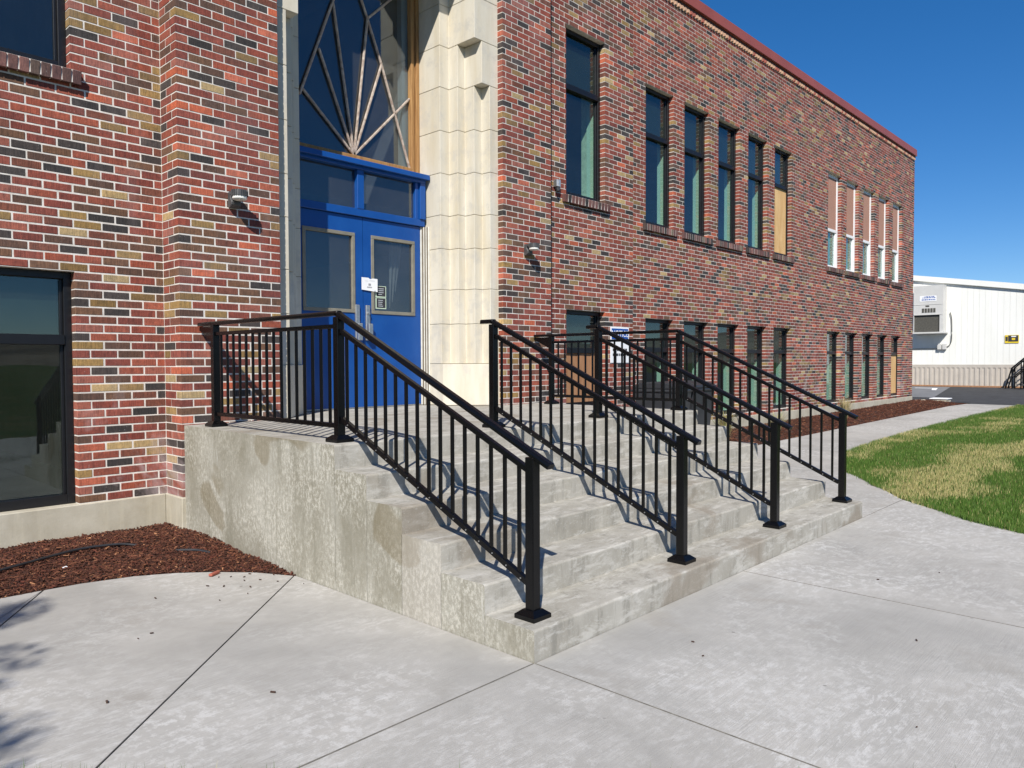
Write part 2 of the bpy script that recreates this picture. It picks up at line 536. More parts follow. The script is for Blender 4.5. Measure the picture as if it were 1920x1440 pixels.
def thing(name, label, cat, loc=(0, 0, 0), group=None):
    o = bpy.data.objects.new(name, None)
    o.empty_display_size = 0.2
    o.location = loc
    COL.objects.link(o)
    ORG[o.name] = Vector(loc)
    o["label"] = label; o["category"] = cat
    if group:
        o["group"] = group
    return o

def tag(o, label, cat, group=None):
    o["label"] = label; o["category"] = cat
    if group:
        o["group"] = group
    return o

def place_origin(o, loc):
    """move a top-level mesh object's origin to loc without moving it"""
    loc = Vector(loc)
    o.data.transform(Matrix.Translation(-loc))
    o.location = loc
    return o

def text_mesh(body, size, mat, name, parent, origin, xdir, zdir, extrude=0.0008, align='CENTER', sx=1.0):
    cu = bpy.data.curves.new(name, 'FONT')
    cu.body = body; cu.size = size; cu.align_x = align; cu.align_y = 'CENTER'; cu.extrude = extrude
    tmp = bpy.data.objects.new("tmp_text", cu)
    COL.objects.link(tmp)
    dg = bpy.context.evaluated_depsgraph_get()
    me = bpy.data.meshes.new_from_object(tmp.evaluated_get(dg))
    bpy.data.objects.remove(tmp)
    X = Vector(xdir).normalized(); Z = Vector(zdir).normalized(); Y = X.cross(Z)
    o0 = ORG.get(parent.name, Vector((0, 0, 0)))
    M4 = Matrix(((X.x * sx, Z.x, -Y.x, origin[0] - o0.x), (X.y * sx, Z.y, -Y.y, origin[1] - o0.y), (X.z * sx, Z.z, -Y.z, origin[2] - o0.z), (0, 0, 0, 1)))
    me.transform(M4)
    me.materials.clear(); me.materials.append(mat)
    o = bpy.data.objects.new(name, me)
    COL.objects.link(o); o.parent = parent; ORG[o.name] = o0
    return o

def attr_mesh(name, verts, faces_n, nv, cols, mat, parent=None, kind=None):
    """numpy mesh of equal-sized faces. verts (N,3); faces consecutive groups of nv; cols per face (F,3)"""
    me = bpy.data.meshes.new(name)
    V = np.asarray(verts, dtype=np.float32)
    if parent:
        o0 = ORG.get(parent.name, Vector((0, 0, 0)))
        V = V - np.array(o0[:], dtype=np.float32)
    F = np.asarray(faces_n, dtype=np.int32)
    nf = len(F)
    me.vertices.add(len(V)); me.vertices.foreach_set("co", V.ravel())
    me.loops.add(nf * nv); me.loops.foreach_set("vertex_index", F.ravel())
    me.polygons.add(nf)
    me.polygons.foreach_set("loop_start", np.arange(0, nf * nv, nv, dtype=np.int32))
    at = me.attributes.new("tone", 'FLOAT_COLOR', 'FACE')
    c4 = np.ones((nf, 4), dtype=np.float32); c4[:, :3] = cols
    at.data.foreach_set("color", c4.ravel())
    me.polygons.foreach_set("use_smooth", np.zeros(nf, dtype=bool))
    me.materials.append(mat)
    me.update(calc_edges=True); me.validate()
    o = bpy.data.objects.new(name, me)
    COL.objects.link(o)
    if parent:
        o.parent = parent; ORG[o.name] = ORG.get(parent.name, Vector((0, 0, 0)))
    if kind:
        o["kind"] = kind
    return o

def project(p):
    d = Vector(p) - CAM
    w = d.dot(FWD)
    if w < 0.05:
        return None
    return 960 + FPX * d.dot(RIGHT) / w, 720 + FPX * d.dot(DOWN) / w, w

# ------------------------------------------------------------------ main dimensions
R_, T_ = 0.1535, 0.3368             # riser, tread
W_ = 4.51                            # stair width
ZL = 6 * R_                          # landing height
YB, YM, YW = 3.914, 4.24, 4.68       # bay, inner bay and wing faces
XB0, XB1 = -0.02, 4.722              # entrance bay
XS0, XS1 = 0.90, 3.838               # stone portal between the brick piers
XMW, XEND = 7.045, 23.07
ZF = 0.316                           # top of foundation
HC = 0.0686                          # brick course
LB = 0.207                           # brick module
Z_H1, Z_H2 = ZF + 27 * HC, ZF + 84 * HC      # window heads
Z_S2 = ZF + 50 * HC                  # upper sills
ZTOP = 7.68

def gz(x):
    if x < 5: return 0.0
    if x < 23: return 0.15 * (x - 5) / 18
    return 0.15 + 0.22 * min(1.0, (x - 23) / 9)

# ------------------------------------------------------------------ ground, pavement
def struct(o):
    o["kind"] = "structure"
    return o

mb = MB()
xs = [-900, -300, -100, -40, -12, -5, 0, 5, 8, 11, 14, 17, 20, 23, 24.5, 26, 28, 30, 32, 34, 50, 100, 300, 900]
ys = [-900, -300, -100, -40, -12, -6, -2, 2, 6, 12, 40, 100, 300, 900]
idx = {}
for i, x in enumerate(xs):
    for j, y in enumerate(ys):
        idx[i, j] = len(mb.v)
        mb.v.append((x, y, gz(x) - 0.06))
for i in range(len(xs) - 1):
    for j in range(len(ys) - 1):
        mb.f.append((idx[i, j], idx[i + 1, j], idx[i + 1, j + 1], idx[i, j + 1])); mb.mi.append(0)
ground = struct(mb.build("ground", M_LAWN))

# low dry hills a long way behind the camera (the windows mirror them)
mb = MB()
prev = None
for k in range(61):
    a = math.radians(-215 + k * 250 / 60)
    r1, r2, r3 = 420, 620, 900
    h = 20 + 16 * mnoise.noise((k * 0.17, 1.3, 0)) + 6 * mnoise.noise((k * 0.61, 4.1, 0))
    row = [(r1 * math.cos(a), r1 * math.sin(a), -1), (r2 * math.cos(a), r2 * math.sin(a), h * 0.7), (r3 * math.cos(a), r3 * math.sin(a), h * 1.6)]
    if prev:
        for q in range(2):
            mb.quad(prev[q], row[q], row[q + 1], prev[q + 1])
    prev = row
struct(mb.build("hills", M_HILL))

LAWN_CURVE = [(22.9, 1.80), (18.3, 1.93), (15.0, 1.95), (12.8, 1.94), (10.8, 1.88), (9.2, 1.76), (8.2, 1.46), (7.23, 1.06), (6.49, 0.52), (5.73, -0.05), (5.14, -0.66), (4.78, -1.20), (4.52, -1.9), (4.42, -2.8), (4.4, -6.0)]
MULCH_L = [(-3.0, 3.10), (-1.9, 3.07), (-1.5, 3.063), (-1.27, 3.055), (-1.06, 3.04), (-0.757, 2.96), (-0.527, 2.83), (-0.34, 2.665), (-0.146, 2.435), (0.0, 2.15)]

def clip(poly, n, d, keep):
    """keep the part of poly where n.p <= d (keep=-1) or >= d (keep=1)"""
    out = []
    for i in range(len(poly)):
        a, b = poly[i], poly[(i + 1) % len(poly)]
        fa = (n[0] * a[0] + n[1] * a[1] - d) * keep
        fb = (n[0] * b[0] + n[1] * b[1] - d) * keep
        if fa >= 0:
            out.append(a)
        if fa * fb < 0:
            s = fa / (fa - fb)
            out.append((a[0] + (b[0] - a[0]) * s, a[1] + (b[1] - a[1]) * s))
    return out

pavement = struct(MB().box(-3.2, -3.19, -6, -5.99, -0.2, -0.19).build("pavement", M_PAVE))
# bed of the pavement (seen only in the joints)
pavement.data.clear_geometry()
_b = MB()
_b.poly([(-3.2, -6, -0.03), (4.4, -6, -0.03), (4.5, -2, -0.03), (5.7, -0.05, -0.03), (9.2, 1.7, -0.03), (9.2, 3.2, -0.03), (4.6, 3.2, -0.03), (4.6, 0.1, -0.03), (0.1, 0.1, -0.03), (0.1, 2.1, -0.03), (-0.5, 2.8, -0.03), (-1.3, 3.03, -0.03), (-3.2, 3.05, -0.03)])
pavement.data.from_pydata(_b.v, [], _b.f)
pavement.data.materials.append(M_SOIL) if len(pavement.data.materials) == 0 else None
pavement.data.materials[0] = M_SOIL

M_JOINT = simple("joint_dirt", (0.15, 0.14, 0.12), 0.95, 0, 0.3, 20)
GAP = 0.0030
def slab(poly, z=0.0):
    """poly CCW-ish; builds a 9 cm slab with eased edges following gz"""
    if len(poly) < 3:
        return
    mbs = MB()
    a = sum(poly[i][0] * poly[(i + 1) % len(poly)][1] - poly[(i + 1) % len(poly)][0] * poly[i][1] for i in range(len(poly)))
    if a < 0:
        poly = poly[::-1]
    n = len(poly)
    # inset for the eased edge
    def inset(pl, e):
        out = []
        for i in range(len(pl)):
            p0, p1, p2 = Vector(pl[i - 1]), Vector(pl[i]), Vector(pl[(i + 1) % len(pl)])
            d1, d2 = (p1 - p0), (p2 - p1)
            if d1.length < 1e-6 or d2.length < 1e-6:
                out.append(p1); continue
            n1 = Vector((-d1.y, d1.x)).normalized(); n2 = Vector((-d2.y, d2.x)).normalized()
            bis = n1 + n2
            if bis.length < 1e-4:
                out.append(p1 + n1 * e); continue
            bis.normalize()
            out.append(p1 + bis * (e / max(0.4, bis.dot(n1))))
        return [(p.x, p.y) for p in out]
    p_lo = inset(poly, GAP)
    p_hi = inset(poly, GAP + 0.0022)
    v0 = len(mbs.v)
    for ring, dz in ((p_lo, -0.09), (p_lo, -0.003), (p_hi, 0.0)):
        for p in ring:
            mbs.v.append((p[0], p[1], z + gz(p[0]) + dz))
    for lay in range(2):
        for i in range(n):
            j = (i + 1) % n
            mbs.f.append((v0 + lay * n + i, v0 + lay * n + j, v0 + (lay + 1) * n + j, v0 + (lay + 1) * n + i)); mbs.mi.append(1)
    mbs.f.append(tuple(v0 + 2 * n + i for i in range(n))); mbs.mi.append(0)
    return mbs.build("slab", [M_PAVE, M_JOINT], pavement, fix=False)

# near left: clip by saw cuts and joint lines
left = [(-3.2, -6.0), (0.0, -6.0), (0.0, 2.15)] + MULCH_L[::-1][1:] + [(-3.2, 3.10)]
LAWN_NEAR = ((-2.17, 0.80), (-0.62, -0.86))          # edge of the strip of grass at the camera's feet
dn = (-(LAWN_NEAR[1][1] - LAWN_NEAR[0][1]), LAWN_NEAR[1][0] - LAWN_NEAR[0][0])
dd = dn[0] * LAWN_NEAR[0][0] + dn[1] * LAWN_NEAR[0][1]
c1 = ((0.0, 2.18), (-1.758, 0.525)); n1 = (-(c1[1][1] - c1[0][1]), c1[1][0] - c1[0][0]); d1 = n1[0] * c1[0][0] + n1[1] * c1[0][1]
c2 = ((-1.276, 3.04), (-1.63, 2.476)); n2 = (-(c2[1][1] - c2[0][1]), c2[1][0] - c2[0][0]); d2 = n2[0] * c2[0][0] + n2[1] * c2[0][1]
c3 = ((-2.1, 3.2), (-2.35, 2.3)); n3 = (-(c3[1][1] - c3[0][1]), c3[1][0] - c3[0][0]); d3 = n3[0] * c3[0][0] + n3[1] * c3[0][1]
def side(poly, n, d, ref):
    return 1 if n[0] * ref[0] + n[1] * ref[1] - d > 0 else -1
keep = side(None, dn, dd, (0, 0.5))
up = clip(left, (0, 1), 0.0, 1)
up = clip(up, dn, dd, keep)
s1 = side(None, n1, d1, (-0.3, 0.5))
slab(clip(up, n1, d1, s1))
rest = clip(up, n1, d1, -s1)
s2 = side(None, n2, d2, (-0.8, 2.4))
slab(clip(rest, n2, d2, s2))
rest = clip(rest, n2, d2, -s2)
s3 = side(None, n3, d3, (-1.9, 2.6))
slab(clip(rest, n3, d3, s3)); slab(clip(rest, n3, d3, -s3))
lo = clip(left, (0, 1), 0.0, -1)
lo = clip(lo, dn, dd, keep)
lo = clip(lo, (1, 0), -1.9, 1)
slab(clip(lo, (0, 1), -2.2, 1)); slab(clip(lo, (0, 1), -2.2, -1))
# front
for y0, y1 in ((-2.2, 0.0), (-6.0, -2.2)):
    slab([(0.0, y0), (2.15, y0), (2.15, y1), (0.0, y1)])
right = [(2.15, -6.0)] + LAWN_CURVE[::-1][:6] + [(5.69, 0.0), (2.15, 0.0)]
rl = [(4.40, -6.0), (4.42, -2.8), (4.52, -1.9), (4.78, -1.2), (5.14, -0.66), (5.70, 0.0)]
slab([(2.15, -2.2), (4.48, -2.2), (4.52, -1.9), (4.78, -1.2), (5.14, -0.66), (5.71, 0.0), (2.15, 0.0)])
slab([(2.15, -6.0), (4.40, -6.0), (4.42, -2.8), (4.48, -2.2), (2.15, -2.2)])
# beside the steps, then the walk along the wing
slab([(W_ + 0.002, 0.0), (5.71, 0.0), (6.49, 0.52), (7.23, 1.06), (7.23, 3.235), (W_ + 0.002, 3.235)])
slab([(7.23, 1.06), (8.2, 1.46), (9.2, 1.76), (9.2, 3.235), (7.23, 3.235)])
xw = 9.2
def lawn_y(x):
    for (xa, ya), (xb, yb) in zip(LAWN_CURVE, LAWN_CURVE[1:]):
        if xb <= x <= xa:
            return yb + (ya - yb) * (x - xb) / (xa - xb)
    return 1.8
while xw < 22.6:
    xn = min(xw + 1.52, 22.7)
    slab([(xw, lawn_y(xw)), (xn, lawn_y(xn)), (xn, 3.235 if xn < 22 else 3.1), (xw, 3.235)])
    xw = xn

# asphalt yard beyond the wing
mb = MB()
XA = [22.72, 23.6, 25, 27, 29, 32, 36, 60]
for a, b in zip(XA, XA[1:]):
    for ya, yb in ((-40, -8), (-8, 1.0), (1.0, 3.1), (3.1, 12), (12, 40)):
        x0 = a
        if a == 22.72 and ya >= 3.1:
            x0 = 23.35
        mb.quad((x0, ya, gz(x0) - 0.015), (b, ya, gz(b) - 0.015), (b, yb, gz(b) - 0.015), (x0, yb, gz(x0) - 0.015))
struct(mb.build("asphalt_yard", M_ASPHALT))
# paler older paving strip against the building corner, painted bay line
mb = MB()
mb.poly([(25.2, 4.6, gz(25.2) - 0.009), (31.6, 5.6, gz(31.6) - 0.009), (31.6, 11, gz(31.6) - 0.009), (25.2, 11, gz(25.2) - 0.009)])
struct(mb.build("older_asphalt", simple("grey_old_asphalt", (0.16, 0.16, 0.165), 0.9, 0, 0.15, 2.0)))
mb = MB()
mb.poly([(29.3, 5.55, gz(29.3) - 0.004), (30.6, 5.8, gz(30.6) - 0.004), (30.6, 6.6, gz(30.6) - 0.004), (30.4, 6.6, gz(30.4) - 0.004), (30.4, 5.95, gz(30.4) - 0.004), (29.3, 5.7, gz(29.3) - 0.004)])
struct(mb.build("painted_marking", M_PAPER))

# ------------------------------------------------------------------ school building
bld = thing("school_building", "long two-storey red brick school building with stone portal and tall narrow windows", "building", (2.37, YB, 0))

PAL = [((134, 66, 51), 22), ((122, 60, 48), 17), ((144, 72, 51), 15), ((115, 67, 51), 9), ((150, 84, 66), 6),
       ((107, 75, 54), 9), ((92, 66, 53), 7), ((176, 88, 58), 4.0), ((146, 115, 66), 4.5), ((128, 99, 57), 3.5), ((170, 142, 94), 1.8),
       ((68, 60, 56), 7.5), ((57, 52, 50), 4)]
_w = np.array([w for _, w in PAL], float); _w /= _w.sum()
PALC = [alb(c, 0.79) for c, _ in PAL]
def brick_color():
    c = PALC[rng.choice(len(PALC), p=_w)]
    k = 1 + rng.uniform(-0.13, 0.13)
    g_ = 0.3 * c[0] + 0.5 * c[1] + 0.2 * c[2]
    q = 0.10 + rng.uniform(-0.06, 0.08)
    return tuple((v * (1 - q) + g_ * q) * k for v in c)

BR = []          # every brick: (x0,x1,y0,y1,z0,z1,color,wall) ; box with its outer face on the wall plane
GAPM = 0.0116
def jit(s=0.0012):
    return rng.uniform(-s, s)

def run_front(wall, xa, xb, y, za_k, zb_k, openings, phase, startcap=0.03, endcap=0.03):
    """courses za_k..zb_k of a wall facing -y; openings = [(x0,x1,k0,k1)]"""
    for k in range(za_k, zb_k):
        z0 = ZF + k * HC + GAPM / 2; z1 = ZF + (k + 1) * HC - GAPM / 2
        segs = [(xa, xb, startcap, endcap)]
        for (o0, o1, k0, k1) in openings:
            if k0 <= k < k1:
                ns = []
                for (a, b, ca, cb) in segs:
                    if o1 <= a or o0 >= b:
                        ns.append((a, b, ca, cb)); continue
                    if o0 > a: ns.append((a, o0, ca, 0.095))
                    if o1 < b: ns.append((o1, b, 0.095, cb))
                segs = ns
        off = phase + (k % 2) * LB / 2
        for (a, b, ca, cb) in segs:
            cuts = [a]
            n = math.ceil((a - off) / LB)
            x = off + n * LB
            while x < b - 0.03:
                if x > a + 0.03:
                    cuts.append(x)
                x += LB
            cuts.append(b)
            for i in range(len(cuts) - 1):
                x0 = cuts[i] + (GAPM / 2 if i > 0 else 0.0) + jit()
                x1 = cuts[i + 1] - (GAPM / 2 if i < len(cuts) - 2 else 0.0) + jit()
                dep = 0.03
                if i == 0: dep = max(dep, ca)
                if i == len(cuts) - 2: dep = max(dep, cb)
                BR.append([x0, x1, y + jit(0.0009), y + dep, z0 + jit(0.0008), z1 + jit(0.0008), brick_color(), wall, 'y'])

def run_return(wall, x, ya, yb, za_k, zb_k, sign):
    """courses of a short return wall on plane x (sign -1 faces -x, +1 faces +x), between ya and yb, quoined at ya"""
    for k in range(za_k, zb_k):
        z0 = ZF + k * HC + GAPM / 2; z1 = ZF + (k + 1) * HC - GAPM / 2
        a = ya + (LB if k % 2 else LB / 2) + (-0.0)
        if yb - a < 0.02:
            continue
        cuts = [a]
        while cuts[-1] + LB < yb - 0.03:
            cuts.append(cuts[-1] + LB)
        cuts.append(yb)
        for i in range(len(cuts) - 1):
            y0, y1 = cuts[i] + jit(), cuts[i + 1] - GAPM + jit()
            d = jit(0.0012)
            if sign < 0:
                BR.append([x + d, x + 0.03, y0, y1, z0, z1, brick_color(), wall, 'x'])
            else:
                BR.append([x - 0.03, x + d, y0, y1, z0, z1, brick_color(), wall, 'X'])

def quoin(wall, x, y, za_k, zb_k, sign):
    """corner bricks at (x,y): alternate stretcher/header; sign=+1 wall runs to +x from the corner"""
    for k in range(za_k, zb_k):
        z0 = ZF + k * HC + GAPM / 2 + jit(0.0006); z1 = ZF + (k + 1) * HC - GAPM / 2
        lx = (LB / 2 if k % 2 else LB) - GAPM / 2
        ly = (LB if k % 2 else LB / 2) - GAPM
        x0, x1 = (x, x + lx) if sign > 0 else (x - lx, x)
        BR.append([x0, x1, y + jit(), y + ly, z0, z1, brick_color(), wall, 'q'])

KT = int((ZTOP - ZF) / HC)                    # courses to the top of the walls
KH1, KS2, KH2 = 27, 50, 84
WN = 0.895                                    # opening width
LWIN = (-1.62, -0.705)
MWIN = (5.425, 6.322)
G1 = [8.06 + 1.243 * i for i in range(5)]
G2 = [16.045 + 1.238 * i for i in range(5)]
KL0 = 1                                       # lower sill course
op_L = [(LWIN[0], LWIN[1], 0, KH1), (LWIN[0], LWIN[1], KS2, KH2)]
op_M = [(MWIN[0], MWIN[1], KL0, KH1), (MWIN[0], MWIN[1], KS2, KH2)]
op_W = []
for x in G1 + G2:
    op_W += [(x, x + WN - 0.02, KL0, KH1), (x, x + WN - 0.02, KS2, KH2)]

walls = {}
def backing(name, xa, xb, y, z0, z1, openings, thick=0.30):
    """mortar core with its face 6 mm behind the bricks, holes for the openings"""
    mbk = MB()
    e = 0.0028
    holes = [(o0 - e, o1 + e, ZF + k0 * HC - (e if k0 > 0 else 1), ZF + k1 * HC + 0.001) for (o0, o1, k0, k1) in openings]
    xs_ = sorted(set([xa, xb] + [h[0] for h in holes] + [h[1] for h in holes]))
    for a, b in zip(xs_, xs_[1:]):
        mid = (a + b) / 2
        cuts = sorted([(h[2], h[3]) for h in holes if h[0] < mid < h[1]])
        z = z0
        for c0, c1 in cuts:
            if c0 > z + 1e-4: mbk.box(a, b, y + e, y + thick, z, c0)
            z = c1
        if z < z1: mbk.box(a, b, y + e, y + thick, z, z1)
    o = mbk.build(name, M_MORTAR, bld, fix=False)
    return o

walls['L'] = backing("brick_wall", -2.9, XB0 + 0.006, YM, ZF, ZTOP, op_L)
wB = MB()
wB.box(XB0 + 0.0028, XS0 - 0.0028, YB + 0.0028, YM + 0.3, ZF, ZTOP)
wB.box(XS1 + 0.0028, XB1 - 0.0028, YB + 0.0028, YM + 0.3, ZF, ZTOP)
wB.box(XS0 - 0.0028, XS1 + 0.0028, YB + 0.0028, YM + 0.3, 6.62, ZTOP)
walls['B'] = wB.build("brick_wall", M_MORTAR, bld, fix=False)
walls['M'] = backing("brick_wall", XB1 - 0.006, XMW - 0.006, YM, ZF, ZTOP, op_M, 0.44)
walls['W'] = backing("brick_wall", XMW - 0.006, XEND - 0.006, YW, ZF, ZTOP, op_W)

run_front('L', -2.9, XB0, YM, 0, KT, op_L, -0.705)
# entrance bay: quoins at its outer corners, runs between
quoin('B', XB0, YB, 0, KT, +1)
for k in range(0, KT):
    pass
def run_after_quoin(wall, xq, xb, y, k0, k1, sign, endcap):
    for k in range(k0, k1):
        lx = (LB / 2 if k % 2 else LB)
        z0 = ZF + k * HC + GAPM / 2; z1 = ZF + (k + 1) * HC - GAPM / 2
        cuts = [xq + sign * lx]
        while abs(xb - cuts[-1]) > LB + 0.03:
            cuts.append(cuts[-1] + sign * LB)
        cuts.append(xb)
        for i in range(len(cuts) - 1):
            a, b = sorted((cuts[i], cuts[i + 1]))
            last = i == len(cuts) - 2
            a2 = a + (GAPM / 2 if not (last and sign < 0) else 0); b2 = b - (GAPM / 2 if not (last and sign > 0) else 0)
            BR.append([a2 + jit(), b2 + jit(), y + jit(0.0009), y + (endcap if last else 0.03), z0, z1, brick_color(), wall, 'y'])
run_after_quoin('B', XB0, XS0, YB, 8, KT, +1, 0.083)
run_return('B', XB0, YB, YM, 0, KT, -1)
quoin('B', XB1, YB, 0, KT, -1)
run_after_quoin('B', XB1, XS1, YB, 8, KT, -1, 0.083)
run_return('B', XB1, YB, YM, 0, KT, +1)
run_front('B', XS0, XS1, YB, 92, KT, [], XS0)
run_front('M', XB1 + 0.004, XMW, YM, 0, KT, op_M, MWIN[1], 0.03, 0.098)
run_return('M', XMW, YM - LB / 2 + 0.1, YW, 0, KT, +1)
run_front('W', XMW + 0.004, XEND, YW, 0, KT, op_W, G1[0] + WN - 0.02, 0.03, 0.2)

# rank by the size they have in the picture; the 300 largest become objects, the rest one field
def score(b):
    cx, cy, cz = (b[0] + b[1]) / 2, b[2], (b[4] + b[5]) / 2
    if b[8] in ('x', 'X'):
        cx, cy = b[0], (b[2] + b[3]) / 2
    pr = project((cx, cy, cz))
    if pr is None or not (-10 < pr[0] < 1930 and -10 < pr[1] < 1450):
        return 0
    if b[8] == 'X':
        return 0
    if b[7] == 'B' and cz < ZL and cx > 0.05:
        return 0
    d = Vector((cx, cy, cz)) - CAM
    nrm = Vector((-1, 0, 0)) if b[8] == 'x' else Vector((0, -1, 0))
    area = ((b[3] - b[2]) if b[8] == 'x' else (b[1] - b[0])) * (b[5] - b[4])
    return area * max(0, -d.normalized().dot(nrm)) / d.length_squared
sc = np.array([score(b) for b in BR])
order = np.argsort(-sc)
singles = set(order[:300].tolist())

# field mesh: 5 faces per brick (no back)
rest_b = [b for i, b in enumerate(BR) if i not in singles]
A = np.array([[b[0], b[1], b[2], b[3], b[4], b[5]] for b in rest_b], dtype=np.float32)
C3 = np.array([b[6] for b in rest_b], dtype=np.float32)
N = len(A)
x0, x1, y0, y1, z0, z1 = A.T
V = np.empty((N, 8, 3), np.float32)
for i, (xx, yy, zz) in enumerate(((x0, y0, z0), (x1, y0, z0), (x1, y1, z0), (x0, y1, z0), (x0, y0, z1), (x1, y0, z1), (x1, y1, z1), (x0, y1, z1))):
    V[:, i, 0], V[:, i, 1], V[:, i, 2] = xx, yy, zz
quads = np.array([[0, 1, 5, 4], [1, 2, 6, 5], [3, 0, 4, 7], [0, 3, 2, 1], [4, 5, 6, 7]], np.int32)
F = (np.arange(N, dtype=np.int32) * 8)[:, None, None] + quads[None]
cols = np.repeat(C3, 5, axis=0)
field = attr_mesh("bricks", V.reshape(-1, 3), F.reshape(-1, 4), 4, cols, M_BRICK, bld, "stuff")

# single bricks share two bevelled unit meshes (unit box 1x1x1 from 0..1 scaled would distort bevels, so by size class)
brick_meshes = {}
def brick_mesh(lx, ly, lz):
    key = (round(lx, 2), round(ly, 2))
    if key not in brick_meshes:
        me = bpy.data.meshes.new("brick")
        bm = bmesh.new()
        bmesh.ops.create_cube(bm, size=1.0)
        bmesh.ops.scale(bm, vec=(key[0], key[1], lz), verts=bm.verts)
        bmesh.ops.bevel(bm, geom=bm.edges[:], offset=0.0032, segments=1, affect='EDGES')
        bm.to_mesh(me); bm.free()
        me.materials.append(M_BRICK1)
        brick_meshes[key] = (me, lz)
    return key, brick_meshes[key]
for i in sorted(singles):
    b = BR[i]
    lx, ly, lz = b[1] - b[0], b[3] - b[2], b[5] - b[4]
    key, (me, mz) = brick_mesh(lx, ly, lz)
    o = bpy.data.objects.new("brick", me)
    o.location = Vector(((b[0] + b[1]) / 2, (b[2] + b[3]) / 2, (b[4] + b[5]) / 2)) - ORG[bld.name]
    o.scale = (lx / key[0], ly / key[1], lz / mz)
    o.rotation_euler = (jit(0.004), jit(0.003), jit(0.004))
    o.color = (*b[6], 1)
    COL.objects.link(o)
    o.parent = walls[b[7]]

# foundation
mb = MB()
mb.box(-2.9, XB0 - 0.012, YM - 0.012, YM + 0.3, -0.2, ZF)
mb.box(XB0 - 0.012, XB1 + 0.012, YB - 0.012, YM + 0.35, -0.2, ZF)
mb.box(XB1 + 0.012, XMW + 0.012, YM - 0.012, YW + 0.05, -0.2, ZF)
mb.box(XMW + 0.012, XEND + 0.012, YW - 0.012, YW + 0.3, -0.2, ZF)
mb.build("foundation", M_FDN, bld, bevel=0.006)

# ---- parapet: dentil course, painted shade gap and metal cap
def cap_run(xa, xb, y):
    m1 = MB(); m1.box(xa, xb, y - 0.055, y + 0.42, 7.785, 7.985); m1.box(xa, xb, y - 0.062, y - 0.055, 7.785, 7.81)
    m1.build("parapet_cap", M_CAP, bld, bevel=0.004)
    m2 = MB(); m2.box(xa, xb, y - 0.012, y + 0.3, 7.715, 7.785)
    m2.build("shade_band", simple("shaded_brown_brick", (0.12, 0.055, 0.045), 0.85), bld)  # shade gap under the cap, painted as a dark brown band
for xa, xb, y in ((-2.9, XB0, YM), (XB0, XB1, YB), (XB1, XMW, YM), (XMW, XEND + 0.04, YW)):
    cap_run(xa, xb, y)
# dentils along the wing (each about 10 cm; joined, they are a few pixels each)
dv, dcol = [], []
x = XMW + 0.02
while x < XEND:
    dv.append((x, x + 0.062, YW - 0.034, YW + 0.02, ZTOP - 0.02, ZTOP + 0.035)); dcol.append(alb((205, 165, 135), 0.9) if rng.random() < .7 else alb((170, 100, 85), 0.9))
    x += 0.104
A = np.array(dv, np.float32); N = len(A)
V = np.empty((N, 8, 3), np.float32); x0, x1, y0, y1, z0, z1 = A.T
for i, (xx, yy, zz) in enumerate(((x0, y0, z0), (x1, y0, z0), (x1, y1, z0), (x0, y1, z0), (x0, y0, z1), (x1, y0, z1), (x1, y1, z1), (x0, y1, z1))):
    V[:, i, 0], V[:, i, 1], V[:, i, 2] = xx, yy, zz
F = (np.arange(N, dtype=np.int32) * 8)[:, None, None] + quads[None]
attr_mesh("dentil_bricks", V.reshape(-1, 3), F.reshape(-1, 4), 4, np.repeat(np.array(dcol, np.float32), 5, axis=0), M_BRICK, bld, "stuff")
MB().box(XMW, XEND, YW + 0.004, YW + 0.3, ZTOP, 7.715).build("frieze", M_MORTAR, bld)

# ---- floors, roof and back of the building (dark rooms behind the glass)
mb = MB()
for z0, z1 in ((0.0, 0.10), (3.05, 3.35), (7.3, 7.6)):
    mb.box(-2.9, XEND - 0.3, 5.15, 14, z0, z1)
mb.box(-2.9, XEND, 14, 14.3, 0, 7.7)
mb.box(-3.1, -2.9, YM, 14.3, 0, 7.7)
mb.box(7.4, 7.6, 5.3, 14, 0.10, 3.05); mb.box(15.2, 15.4, 5.3, 14, 0.10, 3.05)
mb.box(0.3, 0.45, 5.3, 14, 0.1, 7.3); mb.box(4.3, 4.45, 5.3, 14, 0.1, 7.3)
mb.build("interior", M_ROOM, bld)
MB().box(XEND - 0.3, XEND, YW + 0.3, 14.3, ZF, ZTOP).build("end_wall", M_MORTAR, bld)
MB().box(-2.9, XEND - 0.02, YW + 0.32, 14.2, 7.7, 7.76).build("roof", M_ASPHALT, bld)

